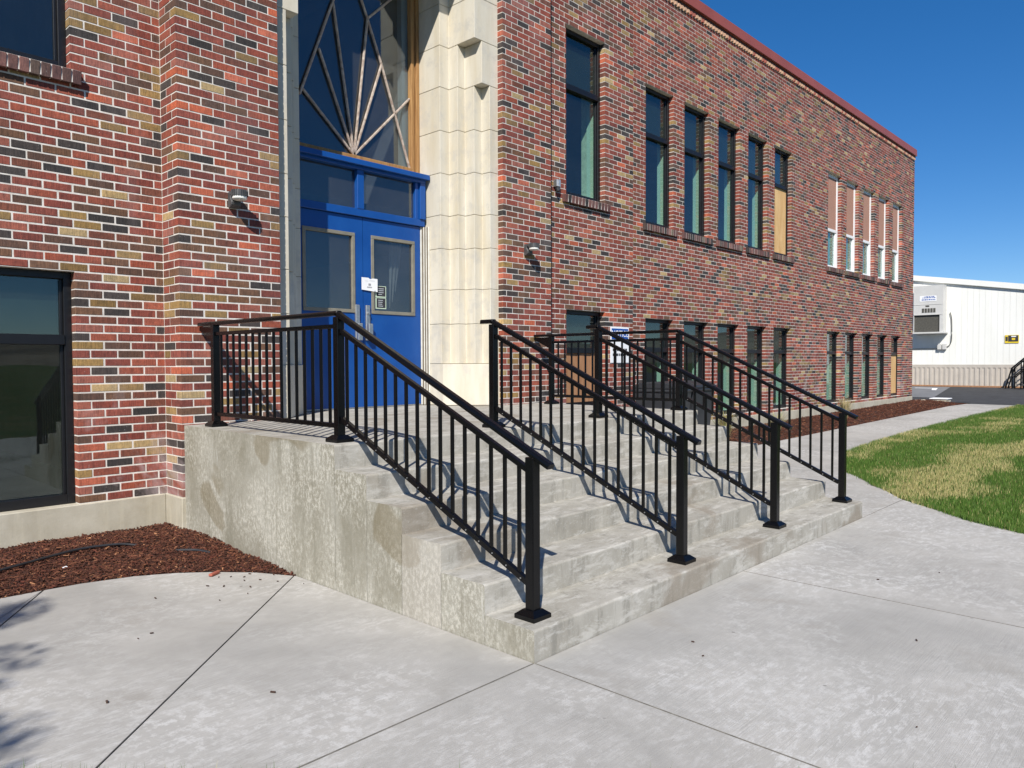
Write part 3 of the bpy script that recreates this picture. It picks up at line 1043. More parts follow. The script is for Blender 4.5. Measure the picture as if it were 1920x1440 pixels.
# ---- windows
def window(x0, x1, z0, z1, y, tz, kind="glass", sill=True, near=False):
    yf = y + 0.088
    fw = 0.085 if kind == 'white' else 0.055
    fm = M_WHITEF if kind == 'white' else M_FRAME
    f = MB()
    f.box(x0, x0 + fw, yf, yf + 0.07, z0, z1)
    f.box(x1 - fw, x1, yf, yf + 0.07, z0, z1)
    f.box(x0 + fw, x1 - fw, yf + 0.001, yf + 0.07, z1 - fw, z1)
    f.box(x0 + fw, x1 - fw, yf + 0.001, yf + 0.07, z0, z0 + 0.075)
    if kind != 'white':
        f.box(x0 + fw, x1 - fw, yf - 0.012, yf + 0.068, tz - 0.04, tz + 0.04)
    # outer sub-frame that steps back towards the glass
    f.box(x0 + fw, x0 + fw + 0.022, yf + 0.03, yf + 0.068, z0 + 0.075, z1 - fw)
    f.box(x1 - fw - 0.022, x1 - fw, yf + 0.03, yf + 0.068, z0 + 0.075, z1 - fw)
    w = f.build("window", fm, bld, bevel=0.003)
    gx0, gx1 = x0 + fw, x1 - fw
    def pane(a, b, mat=M_GLASS, nm="pane", dy=0.0):
        MB().box(gx0, gx1, yf + 0.046 + dy, yf + 0.052 + dy, a, b).build(nm, mat, w)
    if kind == 'white':
        zs = z0 + (z1 - z0) * 0.40
        p = MB(); p.box(gx0, gx1, yf + 0.012, yf + 0.05, zs + 0.05, z1 - fw); p.build("infill_panel", M_BROWNPANEL, w)
        q = MB(); q.box(gx0, gx1, yf - 0.004, yf + 0.05, zs - 0.02, zs + 0.05)
        q.box(gx0, gx0 + 0.04, yf + 0.006, yf + 0.05, z0 + 0.075, zs - 0.02); q.box(gx1 - 0.04, gx1, yf + 0.006, yf + 0.05, z0 + 0.075, zs - 0.02)
        q.build("sash", M_WHITEF, w, bevel=0.003)
        pane(z0 + 0.075, zs - 0.02)
        # pale blind behind the lower sash
        b = MB()
        zz = z0 + 0.09
        while zz < zs - 0.04:
            b.box(gx0 + 0.045, gx1 - 0.045, yf + 0.09, yf + 0.11, zz, zz + 0.028); zz += 0.036
        b.build("blind", M_PLASTER, w)
    else:
        pane(tz + 0.04, z1 - fw)
        if kind == 'ply':
            MB().box(gx0, gx1, yf + 0.02, yf + 0.04, z0 + 0.075, tz - 0.04).build("plywood_board", M_PLY, w)
        elif kind == 'planks':
            n = 5
            for i in range(n):
                a = gx0 + (gx1 - gx0) * i / n; b = gx0 + (gx1 - gx0) * (i + 1) / n
                MB().box(a + 0.003, b - 0.003, yf + 0.015 + 0.004 * (i % 2), yf + 0.04, z0 + 0.075, tz - 0.04).build("plank", M_PLANK, w)
        else:
            pane(z0 + 0.075, tz - 0.04)
    if kind in ('glass', 'ply', 'planks'):
        l = MB()
        ya, yb = yf + 0.071, yf + 0.235
        l.box(x0 - 0.03, x0 + 0.02, ya, yb, z0, z1); l.box(x1 - 0.02, x1 + 0.03, ya, yb, z0, z1)
        l.box(x0 + 0.02, x1 - 0.02, ya, yb, z1 - 0.02, z1 + 0.03); l.box(x0 + 0.02, x1 - 0.02, ya, yb, z0 - 0.03, z0 + 0.02)
        l.build("interior_reveal", M_PLASTER, w)
        MB().box(x0 + 0.021, x1 - 0.021, yf + 0.080, yf + 0.10, tz - 0.02, z1 - 0.021).build("added_dark_panel", M_DARKP, w)  # dark panel added to block sun and blacken the upper pane, no real part
    if sill:
        n = max(6, int(round((x1 - x0 + 0.16) / 0.0735)))
        a = x0 - 0.09; st = (x1 - x0 + 0.16) / n
        if near:
            s = MB().box(a + 0.012, a + n * st - 0.012, y - 0.049, y + 0.088, z0 - 0.107, z0 - 0.008).build("sill", M_MORTAR, w)
            me = None
            for i in range(n):
                k = MB(); k.box(-0.031, 0.031, -0.07, 0.066, -0.052, 0.052)
                if me is None:
                    bo = k.build("sill_brick", M_BRICK1, None, bevel=0.003); me = bo.data
                else:
                    bo = bpy.data.objects.new("sill_brick", me); COL.objects.link(bo)
                bo.location = Vector((a + (i + 0.5) * st, y + 0.014, z0 - 0.057)) - ORG[bld.name]
                bo.rotation_euler = (0.10, 0, jit(0.02))
                qq = brick_color(); gm = sum(qq) / 3; bo.color = (*[(v * 0.55 + gm * 0.45) * 0.85 for v in qq], 1)
                bo.parent = w
        else:
            v, c = [], []
            for i in range(n):
                v.append((a + i * st + 0.005, a + (i + 1) * st - 0.005, y - 0.052 + jit(0.002), y + 0.088, z0 - 0.112, z0 - 0.004 + jit(0.002)))
                qq = brick_color(); gm = sum(qq) / 3; c.append([(q * 0.5 + gm * 0.5) * 0.8 for q in qq])
            Aa = np.array(v, np.float32); Nn = len(Aa); Vv = np.empty((Nn, 8, 3), np.float32)
            X0, X1, Y0, Y1, Z0, Z1 = Aa.T
            for i, (xx, yy, zz) in enumerate(((X0, Y0, Z0), (X1, Y0, Z0), (X1, Y1, Z0), (X0, Y1, Z0), (X0, Y0, Z1), (X1, Y0, Z1), (X1, Y1, Z1), (X0, Y1, Z1))):
                Vv[:, i, 0], Vv[:, i, 1], Vv[:, i, 2] = xx, yy, zz
            Ff = (np.arange(Nn, dtype=np.int32) * 8)[:, None, None] + quads[None]
            attr_mesh("sill_bricks", Vv.reshape(-1, 3), Ff.reshape(-1, 4), 4, np.repeat(np.array(c, np.float32), 5, axis=0), M_BRICK, w, "stuff")
            MB().box(a + 0.012, a + n * st - 0.012, y - 0.049, y + 0.087, z0 - 0.109, z0 - 0.008).build("sill", M_MORTAR, w)
    return w

ZLW = ZF + KL0 * HC
window(LWIN[0], LWIN[1], ZF + 0.002, Z_H1, YM, 1.63, sill=False)
window(LWIN[0], LWIN[1], Z_S2, Z_H2, YM, 5.28, near=True)
window(MWIN[0], MWIN[1], ZLW + 0.4, Z_H1, YM, 1.60, 'planks', sill=False)
window(MWIN[0], MWIN[1], Z_S2, Z_H2, YM, 5.28, near=True)
for i, x in enumerate(G1):
    window(x, x + WN - 0.02, Z_S2, Z_H2, YW, 5.28, 'ply' if i == 4 else 'glass')
    window(x, x + WN - 0.02, ZLW, Z_H1, YW, 1.64, sill=False)
for i, x in enumerate(G2):
    window(x, x + WN - 0.02, Z_S2, Z_H2, YW, 5.28, 'white')
    window(x, x + WN - 0.02, ZLW, Z_H1, YW, 1.64, 'ply' if i == 4 else 'glass', sill=False)

# ---- stone portal
y1s, y2s, y3s, y4s, y5s = 3.997, 4.133, 4.291, 4.443, 4.95
xr = [3.701, 3.573, 3.455, 3.309]
cx = 2.37
def jamb_profile(level):
    if level == 'base':
        p = [(XS1 + 0.05, y1s - 0.012), (xr[0] + 0.01, y1s - 0.012), (xr[3], y4s - 0.03), (xr[3], y5s), (XS1 + 0.05, y5s)]
    elif level == 0:
        p = [(XS1 + 0.05, y1s), (xr[0], y1s), (xr[0], y2s), (xr[1], y2s), (xr[1], y3s), (xr[2], y3s), (xr[2], y4s), (xr[3], y4s), (xr[3], y5s), (XS1 + 0.05, y5s)]
    elif level == 1:
        p = [(XS1 + 0.05, y1s), (xr[1], y1s), (xr[1], y3s), (xr[2], y3s), (xr[2], y4s), (xr[3], y4s), (xr[3], y5s), (XS1 + 0.05, y5s)]
    else:
        p = [(XS1 + 0.05, y1s), (xr[2], y1s), (xr[2], y4s), (xr[3], y4s), (xr[3], y5s), (XS1 + 0.05, y5s)]
    return p
zj = [(ZL, 1.42, 'base'), (1.42, 1.898, 0), (1.898, 2.312, 0), (2.312, 2.80, 0), (2.80, 3.199, 0), (3.199, 3.698, 0), (3.698, 4.202, 0), (4.202, 4.715, 0), (4.715, 5.205, 1), (5.205, 5.69, 2), (5.69, 6.20, 2)]
for z0, z1, lv in zj:
    p = jamb_profile(lv)
    for mirror in (False, True):
        q = [(2 * cx - a, b) for a, b in p] if mirror else p
        q = [(max(a, XS0 - 0.05), b) for a, b in q] if mirror else q
        MB().prism(q, z0 + 0.002, z1 - 0.002).build("stone_block", M_STONE, bld, bevel=0.004)
for i in range(3):
    a = 2 * cx - XS1 - 0.05 + i * (2 * (XS1 - cx) + 0.1) / 3; b = a + (2 * (XS1 - cx) + 0.1) / 3
    MB().box(a + 0.002, b - 0.002, y1s, y5s + 0.02, 6.202, 6.62).build("stone_block", M_STONE, bld, bevel=0.004)
# pointing between the courses
mbp = MB()
for z0, z1, lv in zj[1:]:
    for mir in (False, True):
        a, b = (XS1 - 0.1, XS1 + 0.04)
        if mir: a, b = 2 * cx - b, 2 * cx - a
        mbp.box(a, b, y1s + 0.01, y5s - 0.01, z0 - 0.004, z0 + 0.004)
mbp.build("stone_pointing", M_MORTAR, bld)

# ---- doors
XD0, XD1 = 2 * cx - 3.222, 3.222
YD = 4.72
def door(xa, xb, hinge_right):
    gx0, gx1, gz0, gz1 = xa + 0.14, xb - 0.12, 2.03, 2.86
    if not hinge_right:
        gx0, gx1 = xa + 0.12, xb - 0.14
    d = MB()
    for (a, b, c, e) in ((xa, gx0, ZL + 0.015, 3.075), (gx1, xb, ZL + 0.015, 3.075), (gx0, gx1, ZL + 0.015, gz0), (gx0, gx1, gz1, 3.075)):
        d.box(a, b, YD, YD + 0.045, c, e)
    o = d.build("door", M_BLUE, bld)
    bead = MB()
    w = 0.032
    bead.box(gx0 - w, gx1 + w, YD - 0.012, YD + 0.02, gz1 - 0.006, gz1 + w); bead.box(gx0 - w, gx1 + w, YD - 0.012, YD + 0.02, gz0 - w, gz0 + 0.006)
    bead.box(gx0 - w, gx0 + 0.006, YD - 0.012, YD + 0.02, gz0 + 0.006, gz1 - 0.006); bead.box(gx1 - 0.006, gx1 + w, YD - 0.012, YD + 0.02, gz0 + 0.006, gz1 - 0.006)
    bead.build("glazing_bead", M_BEAD, o, bevel=0.003)
    MB().box(gx0, gx1, YD + 0.018, YD + 0.024, gz0, gz1).build("pane", M_GLASSD, o)
    hx = xb - 0.09 if not hinge_right else xa + 0.045
    h = MB()
    h.box(hx - 0.028, hx + 0.028, YD - 0.030, YD - 0.001, 1.69, 2.09)
    h.box(hx - 0.028 + 0.004, hx + 0.034, YD - 0.075, YD - 0.030, 1.69, 1.88)
    h.build("pull_handle", M_ALU, o, bevel=0.005)
    if hinge_right:
        c = MB(); c.tube([(hx, YD - 0.03, 2.0), (hx, YD - 0.046, 2.0)], 0.016, 14); c.build("lock_cylinder", M_ALU, o)
    return o
d_left = door(XD0 + 0.004, cx + 0.010, False)
d_right = door(cx + 0.016, XD1 - 0.004, True)
# frame, transom lights and projecting ledge
f = MB()
f.box(XD0 - 0.02, XD1 + 0.05, YD - 0.03, YD + 0.07, 3.082, 3.165)
f.box(XD0 - 0.055, XD0 + 0.005, YD - 0.03, YD + 0.07, 3.165, 3.60)
f.box(XD1 - 0.085, XD1 - 0.03, YD - 0.02, YD + 0.07, 3.165, 3.60)
f.box(XD1 - 0.03, XD1 + 0.05, YD - 0.05, YD + 0.07, 3.165, 3.60)
f.box(cx - 0.075, cx + 0.015, YD - 0.035, YD + 0.07, 3.165, 3.60)
f.box(XD0 - 0.02, XD1 + 0.05, YD - 0.055, YD + 0.07, 3.60, 3.635)
f.box(XD0 - 0.06, XD1 + 0.075, YD - 0.105, YD + 0.07, 3.635, 3.695)
fr = f.build("door_frame", M_BLUE, bld, bevel=0.004)
MB().box(XD0, cx - 0.075, YD + 0.02, YD + 0.026, 3.165, 3.60).build("transom_pane", M_GLASSD, fr)
MB().box(cx + 0.015, XD1 - 0.085, YD + 0.02, YD + 0.026, 3.165, 3.60).build("transom_pane", M_GLASSD, fr)
MB().box(XD0, XD1, YD + 0.005, YD + 0.15, ZL + 0.002, ZL + 0.014).build("threshold", M_ALU, bld)
# pale fluted wood trim beside the door
t = MB()
for i, (a, b, yy) in enumerate(((3.228, 3.246, 4.716), (3.254, 3.264, 4.690), (3.271, 3.281, 4.668), (3.288, 3.307, 4.645))):
    t.box(a, b, yy, YD + 0.06, ZL + 0.002, 3.078)
t.build("door_trim", M_TRIM, bld, bevel=0.002)
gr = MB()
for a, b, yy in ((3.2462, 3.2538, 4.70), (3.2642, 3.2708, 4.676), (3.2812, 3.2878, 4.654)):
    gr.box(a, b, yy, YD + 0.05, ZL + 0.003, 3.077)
gr.build("trim_groove", simple("dark_groove", (0.17, 0.14, 0.10), 0.9), bld)  # dark brown strips set into the trim grooves
t = MB()
for i, (a, b, yy) in enumerate(((3.228, 3.246, 4.716), (3.254, 3.264, 4.690), (3.271, 3.281, 4.668), (3.288, 3.307, 4.645))):
    t.box(2 * cx - b, 2 * cx - a, yy, YD + 0.06, ZL + 0.002, 3.078)
t.build("door_trim", M_TRIM, bld, bevel=0.002)

# ---- big window over the door with the sunburst of wooden bars
YP = 4.86
w = MB()
w.box(3.262, 3.307, YP - 0.045, YP + 0.06, 3.70, 6.2); w.box(3.235, 3.262, YP - 0.015, YP + 0.06, 3.70, 6.2); w.box(3.19, 3.235, YP - 0.03, YP + 0.06, 3.70, 6.2)
w.box(2 * cx - 3.307, 2 * cx - 3.19, YP - 0.03, YP + 0.06, 3.70, 6.2)
w.box(2 * cx - 3.19, 3.19, YP - 0.03, YP + 0.06, 3.697, 3.80)
w.box(2 * cx - 3.19, 3.19, YP - 0.03, YP + 0.06, 6.1, 6.2)
w.box(2 * cx - 3.307, 3.307, YD + 0.071, YP - 0.031, 3.60, 3.73)
pw = w.build("portal_window", M_OLDWOOD, bld, bevel=0.005)
MB().box(2 * cx - 3.19, 3.19, YP + 0.030, YP + 0.037, 3.80, 6.1).build("pane", M_GLASSD, pw)
MB().box(3.10, 3.19, YP + 0.038, YP + 0.12, 3.80, 6.1).build("inner_lining", M_WHITEF, pw)
hub = (2.381, 3.805)
bars = [(hub, (1.723, 4.394)), ((1.69, 4.32), (2.13, 5.48)), (hub, (1.934, 4.882)), (hub, (2.122, 5.44)), (hub, (2.583, 5.41)), (hub, (2.777, 4.939)), (hub, (3.192, 4.645)),
        ((2.41, 5.80), (2.583, 5.41)), ((2.583, 5.41), (2.777, 4.939)), ((2.777, 4.939), (3.186, 3.80)), ((2.583, 5.41), (3.10, 5.92)), ((2.13, 5.48), (2.41, 6.05)), ((2.13, 5.48), (1.80, 6.0))]
for a, b in bars:
    MB().bar((a[0], YP + 0.008, a[1]), (b[0], YP + 0.008, b[1]), 0.025, 0.028, up=(0, 1, 0)).build("glazing_bar", M_PEEL, pw, bevel=0.006)

# ------------------------------------------------------------------ concrete steps
steps = thing("entrance_steps", "wide grey concrete entrance steps rising to the blue double doors", "steps", (W_ / 2, 0, 0))
def arc_profile(y0, y1, z, r=0.014):
    pts = [(y0, -0.03), (y0, z - r)]
    for a in (22.5, 45, 67.5):
        a = math.radians(a)
        pts.append((y0 + r - r * math.cos(a), z - r + r * math.sin(a)))
    pts += [(y0 + r, z), (y1, z), (y1, -0.03)]
    return pts
for k in range(1, 6):
    s = MB()
    # the tread is divided along x so that the nosing can wander a little
    prof = arc_profile((k - 1) * T_, k * T_ + 0.002, k * R_)
    n = 220; kk = len(prof)
    xs_ = [W_ * i / n for i in range(n + 1)]
    for i, x in enumerate(xs_):
        wob = 0.003 * mnoise.noise((x * 2.1, k * 3.7, 0)) + 0.002 * mnoise.noise((x * 11, k * 3.7, 5)) + 0.004 * max(0, mnoise.noise((x * 23, k * 5.1, 9)) - 0.35)
        for j, (yy, zz) in enumerate(prof):
            s.v.append((x, yy + (wob if 1 <= j <= 4 else 0), zz + (wob * 0.6 if 2 <= j <= 6 else 0)))
    for i in range(n):
        for j in range(kk - 1):
            a = i * kk + j
            s.f.append((a, a + 1, a + kk + 1, a + kk)); s.mi.append(0)
    s.f.append(tuple(range(kk))); s.mi.append(1)
    s.f.append(tuple(n * kk + j for j in range(kk))[::-1]); s.mi.append(1)
    s.build("step", [M_STEP, M_SIDE2 if k == 3 else M_SIDE], steps)
s = MB()
prof = arc_profile(5 * T_, YB - 0.004, ZL)
s.extrude(prof, 0, 0.0, W_, 0, 1)
s.build("landing", [M_STEP, M_SIDE], steps)
s = MB().box(XS0 + 0.002, XS1 - 0.002, YB - 0.004, 4.95, 0.3, ZL - 0.003)
s.build("threshold_slab", M_STEP, steps)

# ------------------------------------------------------------------ railings
SL = R_ / T_
Y0P, Y1P = 0.135, 1.835
def rail_z(y): return 0.985 + SL * (y - Y0P)
def post(root, x, y, z0, z1):
    MB().box(x - 0.028, x + 0.028, y - 0.028, y + 0.028, z0, z1).build("post", M_BLACK, root, bevel=0.004)
    b = MB()
    b.extrude([(-0.066, 0), (0.066, 0), (0.066, 0.022), (-0.066, 0.022)], 0, -0.066, 0.066)
    v0 = len(b.v)
    hi = 0.046
    lo_ = [(-0.066, -0.066, 0.022), (0.066, -0.066, 0.022), (0.066, 0.066, 0.022), (-0.066, 0.066, 0.022)]
    up_ = [(-0.036, -0.036, hi), (0.036, -0.036, hi), (0.036, 0.036, hi), (-0.036, 0.036, hi)]
    b.v += lo_ + up_
    for i in range(4):
        j = (i + 1) % 4
        b.f.append((v0 + i, v0 + j, v0 + 4 + j, v0 + 4 + i)); b.mi.append(0)
    b.f.append((v0 + 4, v0 + 5, v0 + 6, v0 + 7)); b.mi.append(0)
    b.v = [(p[0] + x, p[1] + y, p[2] + z0) for p in b.v]
    b.build("post_base_cover", M_BLACK, root)

def railing(x, label, guard, n=16):
    root = thing("stair_railing", label, "railing", (x, Y0P, R_), "black metal railings of the entrance steps")
    post(root, x, Y0P, R_, rail_z(Y0P) - 0.02)
    post(root, x, Y1P, ZL, rail_z(Y1P) - 0.02)
    ya, yb = Y0P - 0.125, Y1P + 0.01
    t = MB()
    zt = lambda y: rail_z(y)
    # handrail: flattened tube with chamfered edges
    def cap(mbx, p, q, w=0.050, h=0.032):
        p, q = Vector(p), Vector(q); d = (q - p).normalized(); s_ = d.cross(Vector((0, 0, 1))).normalized(); u = s_.cross(d)
        prof_ = [(-w / 2, -h / 2), (w / 2, -h / 2), (w / 2, h * 0.15), (w * 0.34, h / 2), (-w * 0.34, h / 2), (-w / 2, h * 0.15)]
        n0 = len(mbx.v)
        for c_ in (p, q):
            for a_, b_ in prof_:
                mbx.v.append(tuple(c_ + s_ * a_ + u * b_))
        k_ = len(prof_)
        mbx.f.append(tuple(n0 + i for i in range(k_))); mbx.mi.append(0)
        mbx.f.append(tuple(n0 + k_ + i for i in range(k_))[::-1]); mbx.mi.append(0)
        for i in range(k_):
            j = (i + 1) % k_
            mbx.f.append((n0 + i, n0 + k_ + i, n0 + k_ + j, n0 + j)); mbx.mi.append(0)
    cap(t, (x, ya, zt(ya)), (x, yb, zt(yb)))
    ye = YB - 0.02 if guard else Y1P + 0.13
    zl = zt(yb)
    cap(t, (x, yb - 0.02, zl), (x, ye, zl))
    t.build("handrail", M_BLACK, root, bevel=0.003)
    u = MB(); u.bar((x, Y0P + 0.03, rail_z(Y0P + 0.03) - 0.098), (x, Y1P - 0.03, rail_z(Y1P - 0.03) - 0.098), 0.030, 0.030)
    u.build("upper_rail", M_BLACK, root, bevel=0.003)
    bz = 0.672
    l = MB(); l.bar((x, Y0P + 0.03, rail_z(Y0P + 0.03) - bz), (x, Y1P - 0.03, rail_z(Y1P - 0.03) - bz), 0.030, 0.034)
    l.build("lower_rail", M_BLACK, root, bevel=0.003)
    # balusters share one mesh
    me = None
    for i in range(n):
        y = Y0P + 0.03 + (Y1P - Y0P - 0.06) * (i + 0.6) / (n + 0.2)
        zb, ztp = rail_z(y) - bz, rail_z(y) - 0.098
        if me is None:
            k = MB(); k.box(-0.0088, 0.0088, -0.0088, 0.0088, 0, ztp - zb)
            o = k.build("baluster", M_BLACK, None, bevel=0.0015); me = o.data
        else:
            o = bpy.data.objects.new("baluster", me); COL.objects.link(o)
        o.location = Vector((x, y, zb)) - ORG[root.name]
        o.parent = root
    # screw heads along the lower rail
    sc_ = MB()
    for i in range(n):
        y = Y0P + 0.03 + (Y1P - Y0P - 0.06) * (i + 0.6) / (n + 0.2) - 0.022
        z = rail_z(y) - bz
        sc_.tube([(x - 0.0145, y, z), (x - 0.0185, y, z)], 0.0042, 8)
    sc_.build("screw_heads", M_ALU, root, kind="stuff")
    if guard:
        yw = 3.62
        post(root, x, yw, ZL, zl - 0.015)
        for nm, z, hh in (("upper_rail", zl - 0.085, 0.028), ("lower_rail", ZL + 0.105, 0.032)):
            g = MB(); g.bar((x, Y1P + 0.03, z), (x, yw - 0.03, z), 0.028, hh); g.build(nm, M_BLACK, root, bevel=0.003)
        me = None
        ng = 16
        for i in range(ng):
            y = Y1P + 0.03 + (yw - Y1P - 0.06) * (i + 0.75) / (ng + 0.5)
            if me is None:
                k = MB(); k.box(-0.0088, 0.0088, -0.0088, 0.0088, 0, (zl - 0.085) - (ZL + 0.105))
                o = k.build("baluster", M_BLACK, None, bevel=0.0015); me = o.data
            else:
                o = bpy.data.objects.new("baluster", me); COL.objects.link(o)
            o.location = Vector((x, y, ZL + 0.105)) - ORG[root.name]
            o.parent = root
        b = MB()
        b.extrude([(yw + 0.03, zl - 0.02), (ye, zl - 0.02), (ye, zl - 0.05), (yw + 0.03, zl - 0.16)], 0, x - 0.006, x + 0.006)
        b.build("wall_bracket", M_BLACK, root)
    return root
railing(0.140, "leftmost black metal railing with level guard at the landing's left edge", True)
railing(1.575, "black metal stair railing second from the left, between two flights of steps", False)
railing(2.955, "black metal stair railing third from the left, beside the rightmost railing", False)
railing(4.380, "rightmost black metal railing, nearest the lawn, with a level guard above", True)

# ------------------------------------------------------------------ wall-mounted things
def wall_lamp(x, z, label):
    root = thing("wall_lamp", label, "wall lamp", (x, YB, z), "grey wall lamps beside the entrance")
    b = MB()
    prof_ = []
    # bracket: curved plate in the y-z plane
    outer = []
    for i in range(9):
        a = math.radians(180 + i * 90 / 8)
    pl = [(YB, z + 0.055), (YB, z - 0.075), (YB - 0.035, z - 0.085), (YB - 0.07, z - 0.06), (YB - 0.075, z - 0.03), (YB - 0.05, z + 0.0), (YB - 0.05, z + 0.02), (YB - 0.12, z + 0.02), (YB - 0.12, z + 0.055)]
    b.extrude(pl, 0, x - 0.045, x + 0.045)
    b.build("bracket", M_GREYLAMP, root, bevel=0.006)
    h = MB(); h.tube([(x, YB - 0.13, z + 0.004), (x, YB - 0.13, z + 0.05), (x, YB - 0.13, z + 0.058)], [0.064, 0.064, 0.055], 24)
    head = h.build("lamp_head", M_GREYLAMP, root)
    fi = MB()
    for i in range(14):
        a = math.radians(150 + i * 17)
        c, s_ = math.cos(a), math.sin(a)
        fi.bar((x + c * 0.062, YB - 0.13 + s_ * 0.062, z + 0.006), (x + c * 0.062, YB - 0.13 + s_ * 0.062, z + 0.056), 0.006, 0.016, up=(c, s_, 0))
    fi.build("cooling_fins", M_GREYLAMP, head)
    l = MB(); l.tube([(x, YB - 0.13, z + 0.004), (x, YB - 0.13, z - 0.016), (x, YB - 0.13, z - 0.026)], [0.060, 0.060, 0.048], 24)
    l.build("lens", M_LENS, root, smooth=True)
    return root
wall_lamp(0.452, 2.865, "grey wall lamp on the brick pier left of the doors, above the level guard")
wall_lamp(4.245, 2.835, "grey wall lamp on the brick pier right of the stone portal")

sr = thing("security_sensor", "small pale box sensor on the brick wall beside a tall window", "sensor", (5.19, YM, 3.84))
b = MB(); b.box(5.145, 5.225, YM - 0.075, YM, 3.80, 3.90); b.box(5.17, 5.20, YM - 0.082, YM - 0.075, 3.80, 3.90); b.build("housing", M_ALU, sr, bevel=0.006)
b = MB(); b.tube([(5.19, YM - 0.04, 3.80), (5.195, YM - 0.055, 3.745)], [0.036, 0.03], 12); b.build("eye", M_BIN, sr)

ns = thing("notice_sign", "white and blue NOTICE sign screwed to the brick wall behind the railing", "sign", (6.685, YM, 1.69))
b = MB(); b.box(6.45, 6.92, YM - 0.012, YM - 0.002, 1.42, 1.955); b.build("panel", M_PAPER, ns, bevel=0.002)
b = MB(); b.box(6.472, 6.898, YM - 0.0145, YM - 0.0125, 1.775, 1.935); b.build("blue_header", M_SIGNBLUE, ns)
text_mesh("NOTICE", 0.135, M_PAPER, "lettering", ns, (6.685, YM - 0.0155, 1.853), (1, 0, 0), (0, 0, 1), sx=0.86)
b = MB()
for i in range(2):
    z = 1.60 - i * 0.075
    xx = 6.50
    while xx < 6.87:
        ww = rng.uniform(0.02, 0.05)
        b.box(xx, min(xx + ww, 6.88), YM - 0.0150, YM - 0.0125, z, z + 0.036); xx += ww + 0.015
b.build("printed_lines", M_INK, ns)

pp = thing("paper_notice", "white paper notice taped to the middle of the blue double doors", "notice", (2.46, YD - 0.016, 2.33))
b = MB(); b.prism([(2.352, 0), (2.575, 0), (2.575, 0.001), (2.352, 0.001)], 0, 1)
b = MB()
b.poly([(2.352, YD - 0.016, 2.265), (2.53, YD - 0.016, 2.252), (2.535, YD - 0.016, 2.272), (2.545, YD - 0.016, 2.25), (2.572, YD - 0.016, 2.25), (2.572, YD - 0.016, 2.398), (2.50, YD - 0.016, 2.40), (2.485, YD - 0.016, 2.392), (2.462, YD - 0.016, 2.392), (2.448, YD - 0.016, 2.404), (2.352, YD - 0.016, 2.404)])
n0 = len(b.v); b.v += [(p[0], p[1] + 0.0015, p[2]) for p in b.v[:n0]]; b.f.append(tuple(range(n0, 2 * n0))[::-1]); b.mi.append(0)
b.build("sheet", M_PAPER, pp)
b = MB(); b.box(2.425, 2.495, YD - 0.0175, YD - 0.0163, 2.297, 2.303); b.box(2.425, 2.49, YD - 0.0175, YD - 0.0163, 2.290, 2.293); b.box(2.445, 2.478, YD - 0.0175, YD - 0.0163, 2.315, 2.340)
b.box(2.40, 2.44, YD - 0.0175, YD - 0.0163, 2.365, 2.367); b.box(2.46, 2.53, YD - 0.0175, YD - 0.0163, 2.37, 2.372)
b.build("printed_lines", simple("grey_ink", (0.30, 0.30, 0.31), 0.8), pp)
for j, (za, zb_) in enumerate(((2.195, 2.325), (2.062, 2.19))):
    st = thing("door_sticker", ("upper" if j == 0 else "lower") + " small black and pale green sticker on the right door's glass", "sticker", (2.64, YD + 0.016, za), "stickers on the door glass")
    MB().box(2.565, 2.715, YD + 0.0145, YD + 0.0165, za, zb_).build("backing", simple("pale_green_label", (0.55, 0.66, 0.50), 0.7), st)
    MB().box(2.578, 2.704, YD + 0.0125, YD + 0.0142, za + 0.012, zb_ - 0.006).build("print", M_INK, st)
    b = MB()
    for i in range(4):
        z = zb_ - 0.035 - i * 0.022
        b.box(2.60, 2.60 + rng.uniform(0.05, 0.085), YD + 0.011, YD + 0.0122, z, z + 0.009)
    b.build("printed_lines", simple("grey_print", (0.36, 0.38, 0.40), 0.7), st)

hc = thing("mimic_cloth", "pale folded cloth hanging inside, behind the right blue door's glass", "cloth", (2.93, 4.93, 2.05))  # folds added to mimic the striped reflection in the door glass
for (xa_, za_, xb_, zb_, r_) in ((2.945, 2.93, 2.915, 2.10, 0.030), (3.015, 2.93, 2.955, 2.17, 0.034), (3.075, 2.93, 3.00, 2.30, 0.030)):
    b = MB(); b.tube([(xa_, 4.93, za_), (xa_ * 0.6 + xb_ * 0.4, 4.925, za_ * 0.6 + zb_ * 0.4), (xb_, 4.93, zb_)], [r_, r_ * 0.75, 0.004], 8); b.build("fold", M_MIMIC, hc, smooth=True)

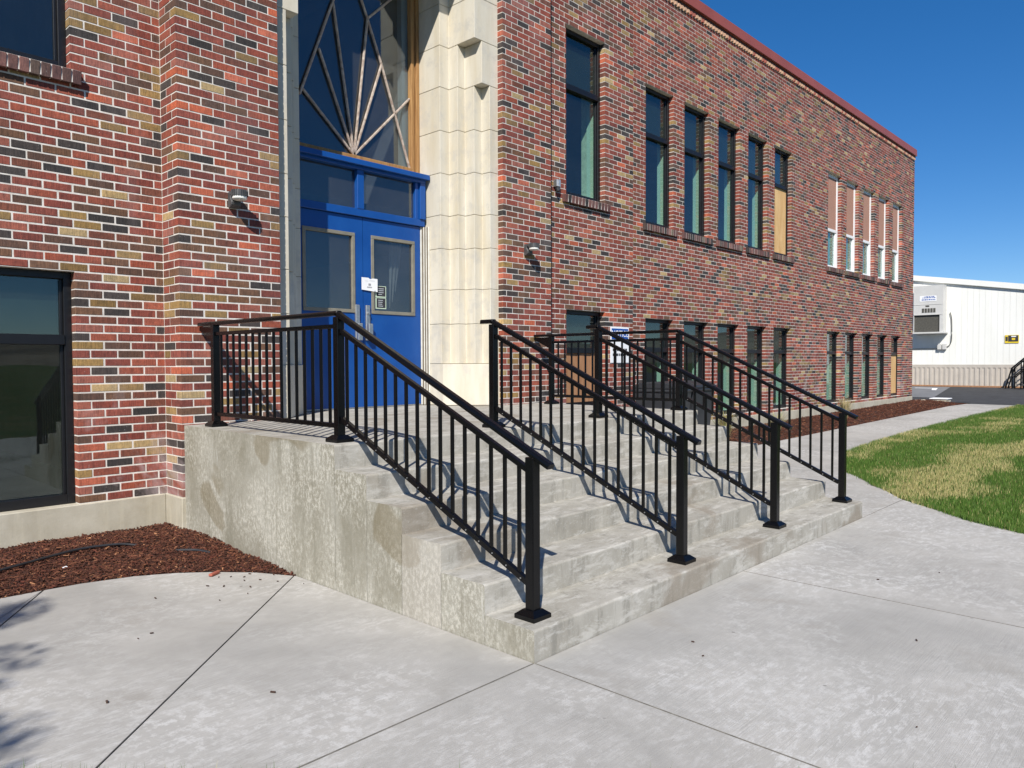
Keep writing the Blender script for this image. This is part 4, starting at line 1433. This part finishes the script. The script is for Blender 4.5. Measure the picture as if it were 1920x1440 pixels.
# ------------------------------------------------------------------ bins beside the landing
def cart(x, y, rz, label):
    root = thing("wheeled_bin", label, "bin", (x, y, 0.0), "black wheeled bins beside the landing")
    root.rotation_euler = (0, 0, rz)
    O = Vector((x, y, 0))
    b = MB()
    lo_ = [(-0.23, -0.24), (0.23, -0.24), (0.23, 0.24), (-0.23, 0.24)]; hi_ = [(-0.29, -0.34), (0.29, -0.34), (0.29, 0.34), (-0.29, 0.34)]
    n0 = len(b.v)
    b.v += [(p[0] + x, p[1] + y, 0.05) for p in lo_] + [(p[0] + x, p[1] + y, 1.02) for p in hi_]
    b.f += [(0, 3, 2, 1), (4, 5, 6, 7)] + [(i, (i + 1) % 4, 4 + (i + 1) % 4, 4 + i) for i in range(4)]; b.mi += [0] * 6
    b.box(x - 0.31, x + 0.31, y - 0.36, y + 0.36, 0.985, 1.03)
    b.build("body", M_BIN, root, bevel=0.02, seg=2)
    l = MB()
    prof_ = [(-0.37, 1.032), (0.37, 1.032), (0.36, 1.075), (0.22, 1.125), (0.0, 1.14), (-0.22, 1.125), (-0.36, 1.075)]
    l.extrude([(y + a, z) for a, z in prof_], 0, x - 0.30, x + 0.30)
    l.build("lid", M_BIN, root, bevel=0.02, seg=2)
    hnd = MB(); hnd.tube([(x - 0.22, y + 0.37, 0.99), (x - 0.22, y + 0.44, 1.0), (x + 0.22, y + 0.44, 1.0), (x + 0.22, y + 0.37, 0.99)], 0.014, 8); hnd.build("handle", M_BIN, root)
    for sx_ in (-1, 1):
        wv = MB(); wv.tube([(x + sx_ * 0.22, y + 0.27, 0.1), (x + sx_ * 0.28, y + 0.27, 0.1)], 0.1, 18); wv.build("wheel", M_RUBBER, root)
    return root
cart(7.08, 3.72, 0.12, "black wheeled bin behind the landing, left one of the pair")
cart(7.78, 3.74, -0.06, "black wheeled bin behind the landing, right one of the pair")

# ------------------------------------------------------------------ mulch beds
def edge_dist(x, y):
    best = 9.0
    for (ax, ay), (bx, by) in zip(MULCH_L, MULCH_L[1:]):
        dx, dy = bx - ax, by - ay
        t_ = max(0.0, min(1.0, ((x - ax) * dx + (y - ay) * dy) / (dx * dx + dy * dy)))
        best = min(best, math.hypot(x - ax - t_ * dx, y - ay - t_ * dy))
    return best
def bed_z_left(x, y):
    t = min(1.0, edge_dist(x, y) / 0.9)
    return 0.002 + 0.058 * t ** 0.8 + 0.02 * mnoise.noise((x * 2.2, y * 2.2, 0)) * t
def inside(p, poly):
    c = False; x, y = p; j = len(poly) - 1
    for i in range(len(poly)):
        xi, yi = poly[i]; xj, yj = poly[j]
        if (yi > y) != (yj > y) and x < (xj - xi) * (y - yi) / (yj - yi) + xi:
            c = not c
        j = i
    return c
BEDL = [(-2.9, 3.10)] + MULCH_L[1:] + [(0.0, YB), (XB0 - 0.012, YB), (XB0 - 0.012, YM), (-2.9, YM)]
def bed_mesh(name, poly, zf, step):
    mbb = MB()
    xs_ = [p[0] for p in poly]; ys_ = [p[1] for p in poly]
    nx = int((max(xs_) - min(xs_)) / step) + 1; ny = int((max(ys_) - min(ys_)) / step) + 1
    x_ = np.linspace(min(xs_), max(xs_), nx + 1); y_ = np.linspace(min(ys_), max(ys_), ny + 1)
    ids = {}
    for i, a in enumerate(x_):
        for j, b_ in enumerate(y_):
            ids[i, j] = len(mbb.v); mbb.v.append((a, b_, zf(a, b_) - 0.012))
    for i in range(nx):
        for j in range(ny):
            cxm, cym = (x_[i] + x_[i + 1]) / 2, (y_[j] + y_[j + 1]) / 2
            if any(inside((a_, b_), poly) for a_ in (x_[i], x_[i + 1], cxm) for b_ in (y_[j], y_[j + 1], cym)):
                mbb.f.append((ids[i, j], ids[i + 1, j], ids[i + 1, j + 1], ids[i, j + 1])); mbb.mi.append(0)
    o = mbb.build(name, M_SOIL, fix=False)
    return struct(o)
bed_mesh("planting_bed", BEDL, bed_z_left, 0.06)
BEDR = [(W_ + 0.004, 3.24), (21.9, 3.24), (22.7, 3.1), (23.3, 4.0), (23.2, YW - 0.01), (XMW, YW - 0.01), (XMW, YM - 0.01), (W_ + 0.004, YM - 0.01)]
def bed_z_right(x, y):
    return gz(x) - 0.005 + 0.05 * max(0, min(1, (y - 3.24) / 0.9)) + 0.015 * mnoise.noise((x * 1.8, y * 1.8, 3))
bed_mesh("planting_bed", BEDR, bed_z_right, 0.12)

CHIPC = np.array([alb(c, 0.9) for c in ((88, 54, 40), (70, 43, 33), (104, 66, 48), (56, 36, 29), (128, 84, 60), (158, 112, 80), (78, 46, 36), (94, 52, 40))])
CHIPW = np.array([22, 24, 12, 20, 5, 1.5, 16, 8], float); CHIPW /= CHIPW.sum()
def chips(name, poly, zf, n, lmin, lmax, label, edge=0.0):
    xs_ = [p[0] for p in poly]; ys_ = [p[1] for p in poly]
    pts = []
    while len(pts) < n:
        p = (rng.uniform(min(xs_), max(xs_)), rng.uniform(min(ys_), max(ys_)))
        if inside(p, poly):
            pts.append(p)
    Vs, Fs, Cs = [], [], []
    for (px, py) in pts:
        L = rng.uniform(lmin, lmax); Wd = L * rng.uniform(0.16, 0.4); H = rng.uniform(0.002, 0.006)
        a = rng.uniform(0, math.pi * 2); e = rng.normal(0, 0.28); r2 = rng.normal(0, 0.4)
        d = np.array([math.cos(a) * math.cos(e), math.sin(a) * math.cos(e), math.sin(e)])
        s_ = np.array([-math.sin(a), math.cos(a), 0]); u = np.cross(d, s_)
        s2 = s_ * math.cos(r2) + u * math.sin(r2); u2 = np.cross(d, s2)
        c = np.array([px, py, zf(px, py) + rng.uniform(-0.008, 0.012)])
        k = len(Vs)
        w0, w1 = Wd * rng.uniform(0.4, 1.0), Wd * rng.uniform(0.4, 1.0)
        for (t_, w_) in ((-0.5, w0), (0.5, w1)):
            for (a_, b_) in ((-0.5, -0.5), (0.5, -0.5), (0.5, 0.5), (-0.5, 0.5)):
                Vs.append(c + d * (L * t_) + s2 * (w_ * a_) + u2 * (H * b_))
        for q in ((0, 4, 5, 1), (1, 5, 6, 2), (2, 6, 7, 3), (3, 7, 4, 0), (0, 1, 2, 3), (7, 6, 5, 4)):
            Fs.append([k + i for i in q])
        cc = CHIPC[rng.choice(len(CHIPC), p=CHIPW)] * rng.uniform(0.8, 1.2)
        Cs += [cc] * 6
    o = attr_mesh(name, np.array(Vs), np.array(Fs), 4, np.array(Cs), M_CHIP, None, "stuff")
    o["label"] = label; o["category"] = "mulch"
    return o
chips("bark_mulch", BEDL, bed_z_left, 34000, 0.008, 0.036, "reddish brown shredded bark mulch against the wall left of the steps")
chips("bark_mulch", BEDR, bed_z_right, 26000, 0.015, 0.06, "reddish brown bark mulch strip along the right wing")

# ------------------------------------------------------------------ lawn
LAWNR = LAWN_CURVE + [(30, -6.0), (30, -1.0), (22.9, 1.0)]
def grass(name, sampler, n, hmin, hmax, label, dry=True, width=0.0038):
    P = sampler(n)
    n = len(P)
    H = rng.uniform(hmin, hmax, n)
    A = rng.uniform(0, 2 * math.pi, n)
    Wd = width * rng.uniform(0.6, 1.4, n)
    lean = rng.uniform(0.1, 0.75, n) * H
    B = rng.uniform(0, 2 * math.pi, n)
    Z = np.array([gz(x) for x in P[:, 0]]) - 0.03
    V = np.empty((n, 3, 3), np.float32)
    V[:, 0] = np.stack([P[:, 0] - np.cos(A) * Wd, P[:, 1] - np.sin(A) * Wd, Z], 1)
    V[:, 1] = np.stack([P[:, 0] + np.cos(A) * Wd, P[:, 1] + np.sin(A) * Wd, Z], 1)
    V[:, 2] = np.stack([P[:, 0] + np.cos(B) * lean, P[:, 1] + np.sin(B) * lean, Z + 0.03 + H], 1)
    F = np.arange(n * 3, dtype=np.int32).reshape(-1, 3)
    g1 = np.array([0.052, 0.115, 0.015]); g2 = np.array([0.098, 0.168, 0.028]); d1 = np.array([0.34, 0.30, 0.11]); d2 = np.array([0.50, 0.43, 0.20])
    C = np.empty((n, 3), np.float32)
    for i in range(n):
        x, y = P[i]
        s_ = mnoise.noise((x * 0.34 + 3.1, y * 0.95 + 0.4, 0.0)) + 0.45 * mnoise.noise((x * 1.1, y * 1.7, 2.0))
        edge_dry = 0.55 * math.exp(-((y - (lawn_y(x) if x > 5 else 9) + 0.30) / 0.22) ** 2) if 6.5 < x < 11.5 else 0
        pdry = max(0.04, min(0.72, 0.17 + 2.1 * (s_ - 0.10) + edge_dry)) if dry else 0.1
        t_ = rng.random()
        if rng.random() < pdry:
            C[i] = d1 * (1 - t_) + d2 * t_
        else:
            C[i] = (g1 * (1 - t_) + g2 * t_) * rng.uniform(0.75, 1.25)
    o = attr_mesh(name, V.reshape(-1, 3), F, 3, C, M_BLADE, None, "stuff")
    o["label"] = label; o["category"] = "grass"
    return o
def samp_right(n):
    out = []
    while len(out) < n:
        # denser near the camera
        x = 4.4 + 18.5 * rng.random() ** 1.8
        y = rng.uniform(-6.0, 2.0)
        if inside((x, y), LAWNR):
            pr = project((x, y, gz(x)))
            if (pr and pr[0] < 2050) or rng.random() < 0.30:
                out.append((x, y))
    return np.array(out)
mbl = MB()
lawn_pts = LAWN_CURVE + [(60, -6.0)]
mbl2 = [p for p in LAWN_CURVE]
for (xa, ya), (xb, yb) in zip(LAWN_CURVE, LAWN_CURVE[1:]):
    mbl.quad((xa, ya, gz(xa) - 0.012), (xb, yb, gz(xb) - 0.012), (xb, -6, gz(xb) - 0.012), (xa, -6, gz(xa) - 0.012))
struct(mbl.build("lawn", M_LAWN))
grass("lawn_grass", samp_right, 240000, 0.015, 0.042, "green lawn with dry yellow patches beside the walkway")
def samp_edge(n):
    out = []
    L = [(Vector(a), Vector(b)) for a, b in zip(LAWN_CURVE, LAWN_CURVE[1:])]
    while len(out) < n:
        a, b = L[rng.integers(len(L))]
        t_ = rng.random(); p = a.lerp(b, t_); d_ = (b - a).normalized(); nn = Vector((d_.y, -d_.x))
        w_ = 0.035 * (mnoise.noise((p.x * 3.1, p.y * 3.1, 7.0)) + 0.35)
        p = p + nn * (rng.normal(0, 0.02) + w_)
        if p.y > -3: out.append((p.x, p.y))
    return np.array(out)
grass("lawn_fringe", samp_edge, 14000, 0.02, 0.055, "ragged grass fringe leaning over the paving along the lawn's edge")
def samp_near(n):
    out = []
    d = Vector((LAWN_NEAR[1][0] - LAWN_NEAR[0][0], LAWN_NEAR[1][1] - LAWN_NEAR[0][1])); dl = d.length; d.normalize()
    nn = Vector((d.y, -d.x))
    if nn.dot(Vector((-3, -2)) - Vector(LAWN_NEAR[0])) < 0: nn = -nn
    while len(out) < n:
        s_ = rng.uniform(-0.6, dl * 0.55) if rng.random() < 0.75 else rng.uniform(-0.6, dl + 2.0); q = rng.random() ** 2.0 * 3.0
        p = Vector(LAWN_NEAR[0]) + d * s_ + nn * q
        out.append((p.x, p.y))
    return np.array(out)
g = grass("lawn_edge_grass", samp_near, 9000, 0.02, 0.09, "strip of green grass along the near edge of the pavement", dry=False, width=0.0025)

# ------------------------------------------------------------------ small things on the beds
hose = []
for i, (x, y) in enumerate(((-1.9, 3.52), (-1.55, 3.50), (-1.3, 3.56), (-1.05, 3.66), (-0.85, 3.70), (-0.62, 3.66), (-0.50, 3.61))):
    hose.append((x, y, bed_z_left(x, y) + (0.028 if 0 < i < 6 else 0.008)))
def smooth_pts(P, n=6):
    P = [Vector(p) for p in P]; out = []
    for i in range(len(P) - 1):
        p0, p1, p2, p3 = P[max(0, i - 1)], P[i], P[i + 1], P[min(len(P) - 1, i + 2)]
        for k in range(n):
            t_ = k / n
            out.append(0.5 * ((2 * p1) + (p2 - p0) * t_ + (2 * p0 - 5 * p1 + 4 * p2 - p3) * t_ ** 2 + (3 * p1 - p0 - 3 * p2 + p3) * t_ ** 3))
    out.append(P[-1]); return out
hz = MB(); hz.tube(smooth_pts(hose), 0.0095, 10)
o = hz.build("irrigation_hose", M_RUBBER, smooth=True)
tag(place_origin(o, hose[2]), "black drip hose lying on the bark mulch left of the steps", "hose")
hz = MB(); hz.tube(smooth_pts([(-0.34, 3.28, bed_z_left(-.34, 3.28) + .006), (-0.24, 3.16, bed_z_left(-.24, 3.16) + .014), (-0.18, 3.06, bed_z_left(-.18, 3.06) + .004)]), 0.011, 8)
o = hz.build("hose_scrap", M_RUBBER, smooth=True)
tag(place_origin(o, (-0.25, 3.16, 0)), "short grey-black piece of hose half buried in the mulch near the steps", "hose")

def grass_tuft(x, y, h, n, colr, label, spread=0.16):
    z = bed_z_right(x, y)
    V, F, C = [], [], []
    for i in range(n):
        a = rng.uniform(0, 2 * math.pi); r0 = rng.uniform(0, 0.05); hh = h * rng.uniform(0.55, 1.05); sp = rng.uniform(0.05, 1) * spread
        b = np.array([x + math.cos(a) * r0, y + math.sin(a) * r0, z - 0.02]); m_ = b + np.array([math.cos(a) * sp * 0.35, math.sin(a) * sp * 0.35, hh * 0.65]); t_ = b + np.array([math.cos(a) * sp, math.sin(a) * sp, hh])
        w = np.array([-math.sin(a), math.cos(a), 0]) * 0.0045
        k = len(V); V += [b - w, b + w, m_ + w * 0.8, m_ - w * 0.8]; F.append([k, k + 1, k + 2, k + 3])
        k = len(V); V += [m_ - w * 0.8, m_ + w * 0.8, t_ + w * 0.15, t_ - w * 0.15]; F.append([k, k + 1, k + 2, k + 3])
        cc = np.array(colr[rng.integers(len(colr))]) * rng.uniform(0.8, 1.2); C += [cc, cc]
    root = thing("grass_tuft", label, "plant", (x, y, z))
    attr_mesh("blades", np.array(V), np.array(F), 4, np.array(C), M_BLADE, root)
    return root
straw = [(0.52, 0.42, 0.22), (0.46, 0.36, 0.18), (0.60, 0.50, 0.30)]
green = [(0.14, 0.20, 0.05), (0.26, 0.28, 0.08), (0.36, 0.34, 0.14)]
grass_tuft(14.55, 3.72, 0.52, 420, straw + [(0.30, 0.30, 0.14)], "straw-coloured ornamental grass clump in the mulch of the right wing", 0.22)
grass_tuft(11.1, 3.75, 0.42, 260, straw + green, "small drooping dry grass clump in the mulch behind the rightmost railing", 0.34)
grass_tuft(9.0, 3.72, 0.55, 380, green + straw, "yellow-green leafy grass clump at the near end of the right mulch bed", 0.30)
# spigot on the foundation
sp = thing("hose_spigot", "small dark spigot pipe rising at the foundation of the right wing", "spigot", (11.3, YW - 0.1, bed_z_right(11.3, YW - .1)))
b = MB(); z = bed_z_right(11.3, YW - 0.1); b.tube([(11.3, YW - 0.1, z - 0.02), (11.3, YW - 0.1, z + 0.22), (11.3, YW - 0.03, z + 0.26)], 0.014, 8); b.build("pipe", M_BIN, sp)
b = MB(); b.tube([(11.3, YW - 0.1, z + 0.22), (11.24, YW - 0.16, z + 0.24)], 0.018, 8); b.build("valve", M_BIN, sp)
# utility box and stones at the far corner
ub = thing("utility_box", "low white concrete utility box at the end of the mulch bed", "utility box", (23.5, 3.98, gz(23.5)))
b = MB(); b.box(23.25, 23.75, 3.75, 4.2, gz(23.5) - 0.03, gz(23.5) + 0.07); b.build("box", M_FDN, ub, bevel=0.01)
b = MB(); b.box(23.22, 23.78, 3.72, 4.23, gz(23.5) + 0.071, gz(23.5) + 0.10); b.build("lid", M_PAPER, ub, bevel=0.008)
for i in range(9):
    x, y = 23.05 + 0.06 * i, 4.5 - 0.09 * i + jit(0.05)
    if 3.65 < y < 4.3 and x > 23.15: continue
    bm = bmesh.new(); bmesh.ops.create_icosphere(bm, subdivisions=2, radius=0.07 * rng.uniform(0.7, 1.3))
    for v in bm.verts:
        v.co *= 1 + 0.35 * mnoise.noise(v.co * 9 + Vector((i * 3, 0, 0))); v.co.z *= 0.6
    me = bpy.data.meshes.new("edging_stone"); bm.to_mesh(me); bm.free(); me.materials.append(M_FDN)
    o = bpy.data.objects.new("edging_stone", me); o.location = (x, y, gz(x) + 0.02); COL.objects.link(o)
    tag(o, "small pale edging stone between the building corner and the white utility box", "stone", "edging stones at the building corner")

# bits of bark lying on the paving
spots = [(-0.32, 2.45), (-0.26, 2.38), (-0.20, 2.42), (-0.38, 2.50), (-0.30, 2.30), (-0.10, 2.28), (-0.45, 2.28), (-0.52, 2.36), (-0.34, 2.14), (-0.60, 2.02), (-0.07, 1.95), (-0.42, 2.02), (-0.85, 2.35), (-1.10, 1.75), (-1.18, 1.72), (0.62, -0.55), (1.55, -1.25), (0.55, -1.52), (0.75, -0.42), (2.55, -0.75), (-0.16, 2.12), (-0.22, 2.24), (-1.55, 1.05), (-1.02, 0.62), (0.25, 1.02), (3.0, -1.0)]
for i, (x, y) in enumerate(spots):
    if 0 <= x <= W_ and 0 <= y: continue
    L = rng.uniform(0.004, 0.012); a = rng.uniform(0, 3.14)
    b = MB(); b.bar((x - math.cos(a) * L, y - math.sin(a) * L, 0.004), (x + math.cos(a) * L, y + math.sin(a) * L, 0.006), L * 0.8, 0.006)
    o = b.build("bark_fragment", M_CHIPD if False else M_SOIL, bevel=0.0015)
    tag(place_origin(o, (x, y, 0)), "tiny dark bark fragment lying loose on the pale concrete paving", "bark", "bark fragments on the paving")
b = MB(); b.bar((-0.415, 2.555, 0.012), (-0.335, 2.60, 0.012), 0.028, 0.018)
o = b.build("bark_chunk", M_REDWOOD, bevel=0.004)
tag(place_origin(o, (-0.375, 2.578, 0)), "reddish chunk of bark on the paving at the mulch edge", "bark")
b = MB(); b.box(-1.062, -1.030, 3.40, 3.425, bed_z_left(-1.05, 3.41) + 0.005, bed_z_left(-1.05, 3.41) + 0.012)
o = b.build("paper_scrap", M_PAPER, bevel=0.002)
tag(place_origin(o, (-1.05, 3.41, 0.02)), "tiny white scrap of paper on the bark mulch", "scrap")

# ------------------------------------------------------------------ portable classroom beyond the yard
XP = 32.0
ZG = gz(32.0)
pc = thing("portable_classroom", "white metal-sided portable classroom building beyond the asphalt yard", "building", (XP, 5, ZG))
yl, yr_ = 13.0, -2.0
def roofz(y): return 5.0 + (y - 7.136) * 0.165 if y < 9.0 else 5.0 + (9.0 - 7.136) * 0.165 - (y - 9.0) * 0.165
b = MB()
b.extrude([(yr_, 1.255), (yl, 1.255), (yl, roofz(yl) - 0.03), (9.0, roofz(9.0) - 0.03), (yr_, roofz(yr_) - 0.03)], 0, XP + 0.012, XP + 18)
b.build("wall_core", M_CREAM, pc)
y = yl; pw_ = 1.245
while y > yr_ + 0.05:
    a = max(y - pw_, yr_)
    p_ = MB()
    # one siding sheet with shallow grooves
    g0 = a + 0.003; nseg = 6; wseg = (y - 0.006 - a) / nseg
    for i in range(nseg):
        u0, u1 = a + 0.003 + i * wseg, a + 0.003 + (i + 1) * wseg - 0.007
        zt0, zt1 = roofz(u0) - 0.19, roofz(u1) - 0.19
        n0 = len(p_.v)
        p_.v += [(XP + 0.004, u0, 1.26), (XP + 0.004, u1, 1.26), (XP + 0.004, u1, zt1), (XP + 0.004, u0, zt0), (XP + 0.011, u0, 1.26), (XP + 0.011, u1, 1.26), (XP + 0.011, u1, zt1), (XP + 0.011, u0, zt0)]
        for q in ((0, 3, 2, 1), (0, 1, 5, 4), (1, 2, 6, 5), (2, 3, 7, 6), (3, 0, 4, 7)):
            p_.f.append(tuple(n0 + k for k in q)); p_.mi.append(0)
    p_.build("siding_panel", M_CREAM, pc)
    y = a
b = MB()
for ya, yb in ((yr_ - 0.1, 9.0), (9.0, yl + 0.1)):
    n0 = len(b.v)
    for yy in (ya, yb):
        zz = roofz(yy)
        b.v += [(XP - 0.10, yy, zz - 0.20), (XP + 18.2, yy, zz - 0.20), (XP + 18.2, yy, zz + 0.02), (XP - 0.10, yy, zz + 0.02)]
    for q in ((0, 1, 2, 3), (7, 6, 5, 4), (0, 4, 5, 1), (1, 5, 6, 2), (2, 6, 7, 3), (3, 7, 4, 0)):
        b.f.append(tuple(n0 + k for k in q)); b.mi.append(0)
b.build("roof", M_CREAM, pc)
b = MB(); b.box(XP - 0.03, XP + 0.0, yr_, yl, 1.135, 1.253); b.build("base_trim", M_SKIRT, pc)
b = MB()
y = yr_
while y < yl:
    n0 = len(b.v)
    prof_ = [(XP - 0.008, y), (XP - 0.008, y + 0.075), (XP - 0.035, y + 0.09), (XP - 0.035, y + 0.165), (XP - 0.008, y + 0.18)]
    for (px, py), (qx, qy) in zip(prof_, prof_[1:]):
        b.quad((px, py, ZG - 0.1), (qx, qy, ZG - 0.1), (qx, qy, 1.134), (px, py, 1.134))
    y += 0.18
b.build("ribbed_skirting", M_SKIRT, pc, fix=False)
b = MB(); b.box(XP - 0.05, XP + 0.0, yr_, yl, ZG - 0.05, ZG + 0.045); b.build("skirting_board", M_PLANK, pc)

ac = thing("wall_air_conditioner", "tall grey wall-mounted air conditioner on the white portable classroom", "air conditioner", (XP - 0.3, 6.4, 2.53))
xa = XP - 0.56
b = MB(); b.box(xa, XP - 0.013, 5.86, 6.95, 3.30, 4.50); b.box(xa, XP - 0.013, 5.86, 5.98, 2.60, 3.30); b.box(xa, XP - 0.013, 6.93, 6.95, 2.60, 3.30); b.box(xa + 0.09, XP - 0.013, 5.98, 6.93, 2.60, 3.30)
b.box(xa - 0.03, XP - 0.013, 5.80, 6.97, 2.54, 2.60); b.box(xa - 0.012, xa, 5.87, 6.94, 3.72, 3.735); b.box(xa - 0.012, xa, 5.87, 6.94, 3.30, 3.33)
b.build("cabinet", M_ACGREY, ac)
b = MB(); b.box(xa + 0.06, xa + 0.089, 5.985, 6.925, 2.605, 3.295); b.build("coil", M_COIL, ac)
b = MB()
for i in range(5):
    b.box(xa - 0.012, xa - 0.004, 6.13 + i * 0.105, 6.13 + i * 0.105 + 0.08, 3.40, 3.57)
b.build("louvres", M_COIL, ac)
b = MB(); b.box(xa - 0.008, xa - 0.001, 6.10, 6.72, 3.86, 4.08); b.build("label_plate", M_PAPER, ac)
b = MB()
for z, ya, yb in ((4.03, 6.18, 6.56), (3.985, 6.14, 6.62), (3.90, 6.14, 6.66)):
    yy = ya
    while yy < yb:
        ww = rng.uniform(0.03, 0.09); b.box(xa - 0.0105, xa - 0.0085, yy, min(yy + ww, yb), z, z + (0.032 if z > 3.95 else 0.045)); yy += ww + 0.02
b.build("label_print", M_SIGNBLUE, ac)
b = MB(); b.box(xa - 0.008, xa - 0.001, 6.36, 6.50, 3.63, 3.69); b.build("badge", M_COIL, ac)
eb = thing("electrical_boxes", "pair of small grey electrical boxes with conduit under the air conditioner", "electrical box", (XP - 0.05, 5.98, 1.9))
for ya in (5.83, 6.01):
    b = MB(); b.box(XP - 0.13, XP - 0.013, ya, ya + 0.15, 1.88, 2.12); b.build("box", M_ACGREY, eb, bevel=0.01)
b = MB(); b.tube(smooth_pts([(XP - 0.05, 5.72, 3.40), (XP - 0.05, 5.66, 3.1), (XP - 0.05, 5.65, 2.4), (XP - 0.05, 5.70, 2.1), (XP - 0.05, 5.84, 1.97)]), 0.016, 8); b.build("conduit", M_COIL, eb)
b = MB(); b.tube([(XP - 0.03, 6.16, 1.92), (XP - 0.03, 7.2, 1.92), (XP - 0.03, 7.32, 2.02)], 0.014, 8); b.build("conduit", M_COIL, eb)
ys_ = thing("yellow_sign", "small yellow and black warning sign on the white portable classroom", "sign", (XP - 0.02, 3.58, 2.25))
b = MB(); b.box(XP - 0.022, XP - 0.013, 3.35, 3.81, 2.10, 2.415); b.build("panel", M_YELLOW, ys_)
b = MB(); b.box(XP - 0.026, XP - 0.0225, 3.37, 3.70, 2.16, 2.40); b.box(XP - 0.026, XP - 0.0225, 3.715, 3.79, 2.18, 2.35); b.build("black_print", M_INK, ys_)
b = MB(); b.box(XP - 0.029, XP - 0.0265, 3.44, 3.60, 2.34, 2.38); b.build("white_print", M_PAPER, ys_)
b = MB(); b.box(XP - 0.029, XP - 0.0265, 3.47, 3.58, 2.22, 2.30); b.build("yellow_print", M_YELLOW, ys_)
# entrance stair of the portable, only its near rail shows at the frame's edge
prl = thing("portable_stair_rail", "black metal stair railing at the portable classroom, cut by the photo's right edge", "railing", (31.2, 3.3, gz(31.2)))
for j, xx in enumerate((31.0, 31.5)):
    zg = gz(31.2)
    b = MB(); b.tube([(xx, 3.60, zg), (xx, 3.40, zg + 0.78), (xx, 2.4, zg + 1.75), (xx, 1.2, zg + 1.75)], 0.028, 8); b.build("rail", M_BLACK, prl)
    b = MB(); b.tube([(xx, 3.38, zg + 0.42), (xx, 2.4, zg + 1.35), (xx, 1.2, zg + 1.35)], 0.022, 8); b.build("rail", M_BLACK, prl)
    for yy in (3.38, 3.1, 2.75, 2.4, 1.8, 1.2):
        zt_ = zg + 0.78 + (3.40 - yy) * 0.97 if yy > 2.4 else zg + 1.75
        b = MB(); b.tube([(xx, yy, zg), (xx, yy, zt_)], 0.024, 8); b.build("post", M_BLACK, prl)
for i in range(5):
    b = MB(); b.box(31.02, 31.98 if False else 31.48, 3.25 - 0.28 * i - 0.28, 3.25 - 0.28 * i, gz(31.2) + 0.17 * (i + 1) - 0.04, gz(31.2) + 0.17 * (i + 1)); b.build("tread", M_GREYLAMP, prl)

# ------------------------------------------------------------------ tree behind the viewer: its shadow's rim lies on the paving
def tree(x, y, h, crown_r, zc, label, nleaf=9000):
    root = thing("tree", label, "tree", (x, y, 0))
    tr = MB()
    tr.tube([(x, y, -0.1), (x + 0.05, y, h * 0.2), (x + 0.02, y + 0.06, h * 0.42), (x, y, zc)], [0.17, 0.13, 0.10, 0.05], 10)
    for i in range(9):
        a = i * 2.4; z0_ = h * (0.30 + 0.05 * i)
        e = (x + math.cos(a) * crown_r * 0.8, y + math.sin(a) * crown_r * 0.8, z0_ + 0.8)
        mid_ = (x + math.cos(a) * crown_r * 0.35, y + math.sin(a) * crown_r * 0.35, z0_ + 0.25)
        tr.tube([(x, y, z0_), mid_, e], [0.06, 0.04, 0.012], 6)
    tr.build("trunk", M_BARKT, root, smooth=True)
    clumps = []
    for i in range(34):
        d = Vector((rng.normal(), rng.normal(), rng.normal() * 0.8)); d.normalize()
        clumps.append((Vector((x, y, zc)) + d * crown_r * rng.uniform(0.35, 0.95), crown_r * rng.uniform(0.18, 0.34)))
    V, F, C = [], [], []
    for i in range(nleaf):
        c, r = clumps[rng.integers(len(clumps))]
        d = Vector((rng.normal(), rng.normal(), rng.normal())); d.normalize()
        p = np.array(c + d * r * rng.random() ** 0.5)
        a = rng.normal(size=3); a /= np.linalg.norm(a); b_ = np.cross(a, rng.normal(size=3)); b_ /= np.linalg.norm(b_)
        s_ = rng.uniform(0.03, 0.06)
        k = len(V); V += [p - a * s_, p + b_ * s_ * 0.5, p + a * s_, p - b_ * s_ * 0.5]; F.append([k, k + 1, k + 2, k + 3])
        C.append(np.array([0.05, 0.095, 0.02]) * rng.uniform(0.7, 1.5))
    attr_mesh("crown", np.array(V), np.array(F), 4, np.array(C), M_LEAF, root, "stuff")
    return root
tree(-7.17, -1.74, 5.6, 1.30, 4.5, "leafy young tree on the lawn, outside the photo, shading the paving's corner")
